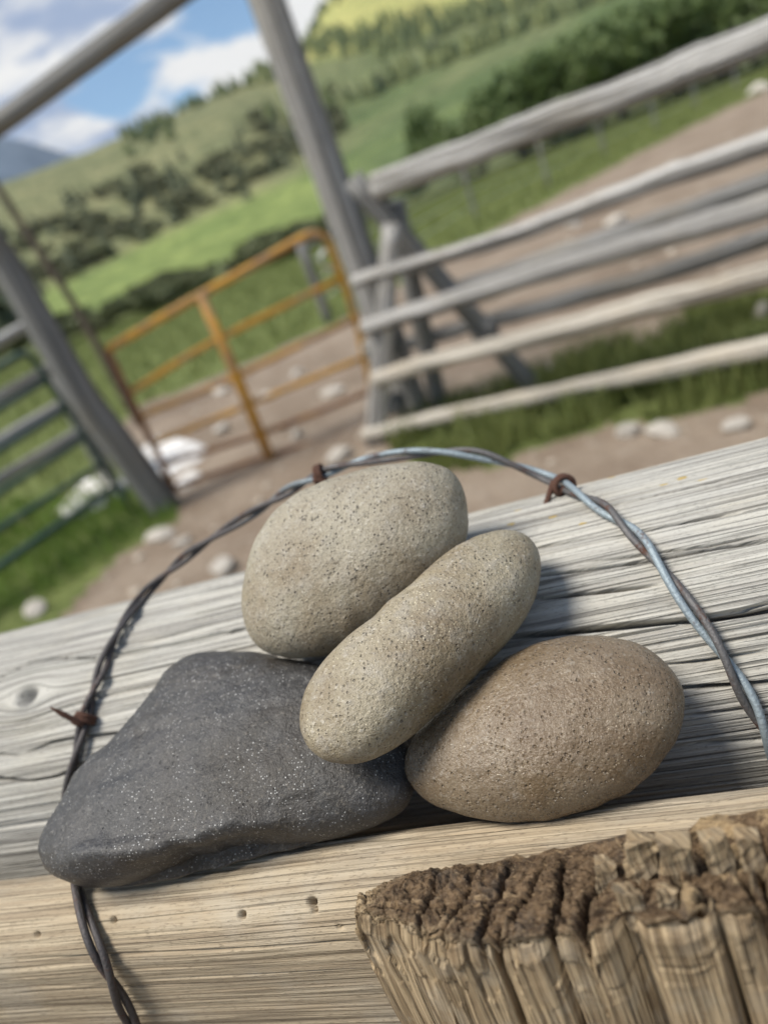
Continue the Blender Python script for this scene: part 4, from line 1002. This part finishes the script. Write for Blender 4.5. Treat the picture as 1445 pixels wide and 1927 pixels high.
# ================================================================== grass
def blades(name, x, y, hmin, hmax, wd, mat, lab):
    n = len(x); z = terrain(x, y); hh = hmin + (hmax - hmin) * rng.random(n) ** 1.5; a = rng.random(n) * 2 * np.pi; lean = .15 + .5 * rng.random(n); la = rng.random(n) * 2 * np.pi
    dx, dy = np.cos(a) * wd * (.6 + .8 * rng.random(n)), np.sin(a) * wd; lx, ly = np.cos(la) * lean * hh, np.sin(la) * lean * hh
    b0 = np.stack([x - dx, y - dy, z - .01], -1); b1 = np.stack([x + dx, y + dy, z - .01], -1)
    m0 = np.stack([x - dx * .7 + lx * .35, y - dy * .7 + ly * .35, z + hh * .6], -1); m1 = np.stack([x + dx * .7 + lx * .35, y + dy * .7 + ly * .35, z + hh * .6], -1); tp = np.stack([x + lx, y + ly, z + hh * .97], -1)
    V = np.stack([b0, b1, m1, m0, tp], 1).reshape(-1, 3); i = np.arange(n)[:, None] * 5
    link(name, np_mesh(name, V, [i + np.array([0, 1, 2, 3]), i + np.array([3, 2, 4])], True), mat, kind='stuff', label=lab, category='grass')


def scatter(poly, n, noise=0.0, seed=0):
    p = np.array(poly); lo, hi = p.min(0), p.max(0); x = rng.uniform(lo[0], hi[0], n); y = rng.uniform(lo[1], hi[1], n)
    ok = pip(x, y, poly)
    if noise: ok &= fbm(x * 3.5, y * 3.5, seed=seed, oct=3) > noise
    return x[ok], y[ok]


x, y = scatter(PATCH_L, 26000); blades('grass', x, y, .05, .16, .005, M['grass'], 'bright green grass patch at the foot of the left post')
x, y = scatter(STRIP_R, 26000, .43, 3); blades('grass', x, y, .05, .24, .005, M['grass2'], 'green grass growing along the bottom of the right fence')
x = rng.uniform(-14, 26, 60000); y = rng.uniform(6, 40, 60000); ok = ~pip(x, y, DIRT) & (np.abs(np.degrees(np.arctan2(x, y)) - 6) < 34); x, y = x[ok], y[ok]
blades('grass', x, y, .06, .22, .016, M['grass2'], 'green pasture grass beyond the dirt yard')

# ================================================================== bushes and trees
def leaf_cloud(n, size, shape, seed, flat=.0):
    """n leaf clumps (two crossed faces) filling the lobes in 'shape' [(cx, cy, cz, rx, ry, rz)]"""
    g = np.random.default_rng(seed); sh = np.array(shape); wv = sh[:, 3] * sh[:, 4] * sh[:, 5]; pick = g.choice(len(sh), n, p=wv / wv.sum())
    d = g.normal(size=(n, 3)); d /= np.linalg.norm(d, axis=1)[:, None]; r = g.random(n) ** .42
    c = sh[pick, :3] + d * r[:, None] * sh[pick, 3:]
    c += .22 * sh[pick, 3:] * g.normal(size=(n, 3)) * .5
    a = g.normal(size=(n, 3)); a /= np.linalg.norm(a, axis=1)[:, None]; b = np.cross(a, g.normal(size=(n, 3))); b /= np.linalg.norm(b, axis=1)[:, None]
    s = (size * (.5 + g.random(n)))[:, None]
    V = np.stack([c - a * s, c + b * s * .55, c + a * s, c - b * s * .55], 1).reshape(-1, 3); V[:, 2] = np.maximum(V[:, 2], .02)
    return V, np.arange(n)[:, None] * 4 + np.array([0, 1, 2, 3])


def bush_meshes(seed, lobes, n, size, name):
    g = np.random.default_rng(seed)
    sh = [(g.normal() * .42, g.normal() * .42, .30 + .42 * g.random(), .22 + .16 * g.random(), .22 + .16 * g.random(), .16 + .16 * g.random()) for _ in range(lobes)]
    V, f = leaf_cloud(n, size, sh, seed); crown = np_mesh('crown', V, [f], False)
    Vs, fs, o = [], [], 0
    for q in sh[:7]:
        P = np.array([[0, 0, -.03], [q[0] * .3, q[1] * .3, q[2] * .4], [q[0], q[1], q[2] + q[5] * .5]]); v_, f_, _g = tube(smooth_path(P, 3), np.linspace(.022, .006, 7), 5)
        Vs.append(v_); fs += [a + o for a in f_]; o += len(v_)
    return crown, np_mesh('stem', np.concatenate(Vs), [np.concatenate([f for f in fs if f.shape[1] == 4]), np.concatenate([f for f in fs if f.shape[1] == 3])], True)


def place(name, meshes, mats, x, y, sx, sz, label, cat, group, parts):
    z = float(terrain(np.array(x), np.array(y))); e = empty(name, (x, y, z), label=label, category=cat, group=group)
    e.rotation_euler.z = random.random() * 6.28; e.scale = (sx, sx, sz)
    for nm, me, mt_ in zip(parts, meshes, mats):
        o = bpy.data.objects.new(nm, me); COL.objects.link(o); o.parent = e
        if not me.materials: me.materials.append(mt_)
    return e


WB = [bush_meshes(s, 16, 5200, .055, 'willow') for s in (201, 202, 203)]
def at_az(az, r): a = math.radians(az); return r * math.sin(a), r * math.cos(a)
for k, (az, r, sx, sz, lab) in enumerate([
        (14.6, 45, 3.4, 3.4, 'lowest willow bush at the left end of the dark thicket above the top rail'), (17.6, 47, 4.6, 5.2, 'tall dark willow bush second from the left in the thicket above the top rail'), (21.0, 46, 4.4, 4.6, 'dark willow bush at the middle of the thicket above the top rail'),
        (24.2, 49, 4.9, 5.3, 'tall willow bush right of the middle of the thicket above the top rail'), (27.6, 50, 4.8, 4.8, 'broad willow bush towards the right of the thicket above the top rail'), (30.6, 52, 4.8, 4.9, 'willow bush nearest the upper right corner of the photo'), (34.5, 54, 5, 5, 'willow bush just past the right edge of the thicket'),
        (19.5, 62, 5.2, 5.6, 'willow bush peeping out behind the tallest part of the thicket'), (26.0, 66, 5.5, 6.2, 'pale willow bush behind the right half of the thicket'), (9.5, 78, 2.4, 2.0, 'small isolated bush right of the tall post, on the slope')]):
    x, y = at_az(az, r); place('willow_bush', WB[k % 3], (M['willow'], M['bark']), x, y, sx, sz, lab, 'bush', 'willow bushes beyond the yard', ('crown', 'stem'))
BB = [bush_meshes(s, 12, 1500, .09, 'brush') for s in (211, 212)]
g = np.random.default_rng(5)
for k in range(34):
    az = -24 + 36 * g.random(); r = 34 + 60 * g.random() ** 1.2; x, y = at_az(az, r); s = .8 + 1.1 * g.random()
    place('shrub', BB[k % 2], (M['brush'], M['bark']), x, y, s * 1.5, s * .8, 'low olive-green shrub in the brushy band between the yard and the bright meadow', 'shrub', 'shrubs below the meadow', ('crown', 'stem'))


def conifer(seed, layers=13):
    g = np.random.default_rng(seed); V, f = [], []
    for i in range(layers):
        q = i / (layers - 1); z = .10 + .88 * q; rad = (.21 * (1 - q) ** .8 + .012) * (.8 + .45 * g.random()); nb = int(11 - 6 * q)
        for b in range(nb):
            a = 6.283 * (b + g.random() * .8) / nb; L = rad * (.65 + .6 * g.random()); wd = L * .42 + .012; dz_ = -.05 - .10 * g.random() * (1 - q)
            c, s = math.cos(a), math.sin(a); o = len(V); zz = z + .03 * g.normal()
            V += [(0, 0, zz + .035), (c * L * .6 - s * wd, s * L * .6 + c * wd, zz + dz_ * .5), (c * L, s * L, zz + dz_ * L / .12), (c * L * .6 + s * wd, s * L * .6 - c * wd, zz + dz_ * .5), (c * L * .45, s * L * .45, zz + .05)]
            f += [(o, o + 1, o + 4), (o + 1, o + 2, o + 4), (o + 2, o + 3, o + 4), (o + 3, o, o + 4)]
    v_, ff, _g = tube(line((0, 0, -.03), (0, 0, .9), 6), np.linspace(.018, .004, 6), 6)
    return np_mesh('crown', np.array(V), [np.array(f)], False), np_mesh('trunk', v_, ff, True)


CT = [conifer(s) for s in (301, 302, 303, 304)]
g = np.random.default_rng(9); cnt = 0
def band(az): return np.interp(az, [-24, -15, -6, 3, 8], [1.0, 1.6, 2.6, 3.6, 4.4]), np.interp(az, [-24, -15, -6, 3, 8], [6.4, 6.2, 6.1, 6.9, 6.2])
rsamp = np.linspace(110, 640, 400)
def r_for_el(az, el):
    x, y = rsamp * math.sin(math.radians(az)), rsamp * math.cos(math.radians(az)); e = np.degrees(np.arctan2(terrain(x, y) - H, rsamp)); k = np.argmax(e >= el); return rsamp[k] if e[k] >= el else rsamp[-1]
tries = 0
RT_ = [bush_meshes(s, 10, 420, .15, 'tree') for s in (221, 222)]
M['olive'] = leaf_mat('olive_leaves', (.105, .115, .055), (.20, .20, .105), trans=0)
while cnt < 190 and tries < 6000:
    tries += 1; az = -23 + 30 * g.random(); lo, hi = band(az); el = lo - .4 + (hi - lo) * g.random() ** 1.25
    if fbm(np.array(az * .55), np.array(el * .8), seed=160, oct=3) < .40: continue
    r = r_for_el(az, el); x, y = at_az(az, r); s = (4.8 + 5 * g.random()) * (.75 + .25 * r / 300)
    cnt += 1
    if cnt % 5 < 2: place('conifer_tree', CT[cnt % 4], (M['needle'], M['bark']), x, y, s * 1.3, s, 'dark conifer in the broad band of trees across the hillside at the left', 'tree', 'conifers of the hillside band', ('crown', 'trunk'))
    else: place('broadleaf_tree', RT_[cnt % 2], (M['olive'], M['bark']), x, y, s * .75, s * .62, 'rounded olive-green tree among the conifers of the hillside band', 'tree', 'round trees of the hillside band', ('crown', 'trunk'))
for az, el, hgt_, lab in [(-.75, 2.1, 6.5, 'lone dark conifer on the bright meadow left of the tall middle post'), (2.6, 3.0, 8, 'dark conifer at the lower edge of the band, touching the tall middle post'), (-8.3, 1.9, 6, 'small conifer standing out below the tree band, over the bright meadow'),
                          (10.2, 5.2, 11, 'dark conifer right of the tall post below the sunlit yellow hill'), (14.2, 6.0, 10, 'dark conifer against the lower edge of the sunlit yellow hill')]:
    r = r_for_el(az, el); x, y = at_az(az, r); place('conifer_tree', CT[1], (M['needle'], M['bark']), x, y, hgt_ * 1.3, hgt_, lab, 'tree', 'conifers standing apart', ('crown', 'trunk'))
for k, (az, r, hgt_, lab) in enumerate([(-19.0, 95, 9.5, 'big dark conifer at the left edge beside the leaning post'), (-17.2, 100, 9, 'big dark conifer left of the thin leaning pole'), (-21.5, 90, 8, 'big conifer just past the left edge')]):
    x, y = at_az(az, r); place('conifer_tree', CT[k], (M['needle'], M['bark']), x, y, hgt_ * 1.4, hgt_, lab, 'tree', 'nearer conifers at the left', ('crown', 'trunk'))

# far wood on the sunlit hill: reads as one mass
cV = np.array([(0, 0, 1), (.26, 0, .1), (-.13, .23, .06), (-.13, -.23, .1), (.1, .1, .5), (-.16, 0, .45)]); cF = np.array([(0, 1, 4), (0, 4, 2), (0, 2, 5), (0, 5, 3), (0, 3, 1), (1, 2, 4), (2, 3, 5), (1, 3, 2)])
n_ = 5200; az = rng.uniform(-20, 30, n_); r = rng.uniform(430, 1150, n_); x, y = r * np.sin(np.radians(az)), r * np.cos(np.radians(az))
ok = (fbm(x / 70, y / 70, seed=170, oct=4) > .50) & ((az > 2) | ((r > 480) & (az > -7) & (rng.random(n_) < .35))); x, y = x[ok], y[ok]; s = 6 + 6 * rng.random(len(x))
V = (cV[None] * s[:, None, None] * np.array([1.25, 1.25, 1]) + np.stack([x, y, terrain(x, y) - .4], -1)[:, None]).reshape(-1, 3)
mt, t, b = new_mat('far_wood'); oi = t.new('ShaderNodeNewGeometry'); t.link(t.mix(oi.outputs['Random Per Island'], (.09, .12, .05), (.22, .24, .09)), b.inputs['Base Color']); b.inputs['Roughness'].default_value = .9
link('distant_wood', np_mesh('distant_wood', V, [(cF[None] + (np.arange(len(x)) * 6)[:, None, None]).reshape(-1, 3)], False), mt, kind='stuff', label='scattered far wood on the hills below the sky', category='wood')

# ================================================================== air
hz = bpy.data.materials.new('haze'); hz.use_nodes = True; t = NT(hz.node_tree); t.n.clear()
o = t.new('ShaderNodeOutputMaterial'); pv = t.new('ShaderNodeVolumePrincipled'); t.link(pv.outputs[0], o.inputs['Volume'])
pv.inputs['Color'].default_value = (.66, .82, 1.0, 1); pv.inputs['Density'].default_value = 5.0e-5; pv.inputs['Anisotropy'].default_value = .2
z0, z1, q = -1.2, 1480.0, 7300.0
V = np.array([(x, y, z) for z in (z0, z1) for y in (-q, q) for x in (-q, q)]); f = np.array([(0, 2, 3, 1), (4, 5, 7, 6), (0, 1, 5, 4), (2, 6, 7, 3), (0, 4, 6, 2), (1, 3, 7, 5)])
link('haze', np_mesh('haze', V, [f], False), hz, kind='stuff', label='thin blue haze in front of the far mountains', category='haze')
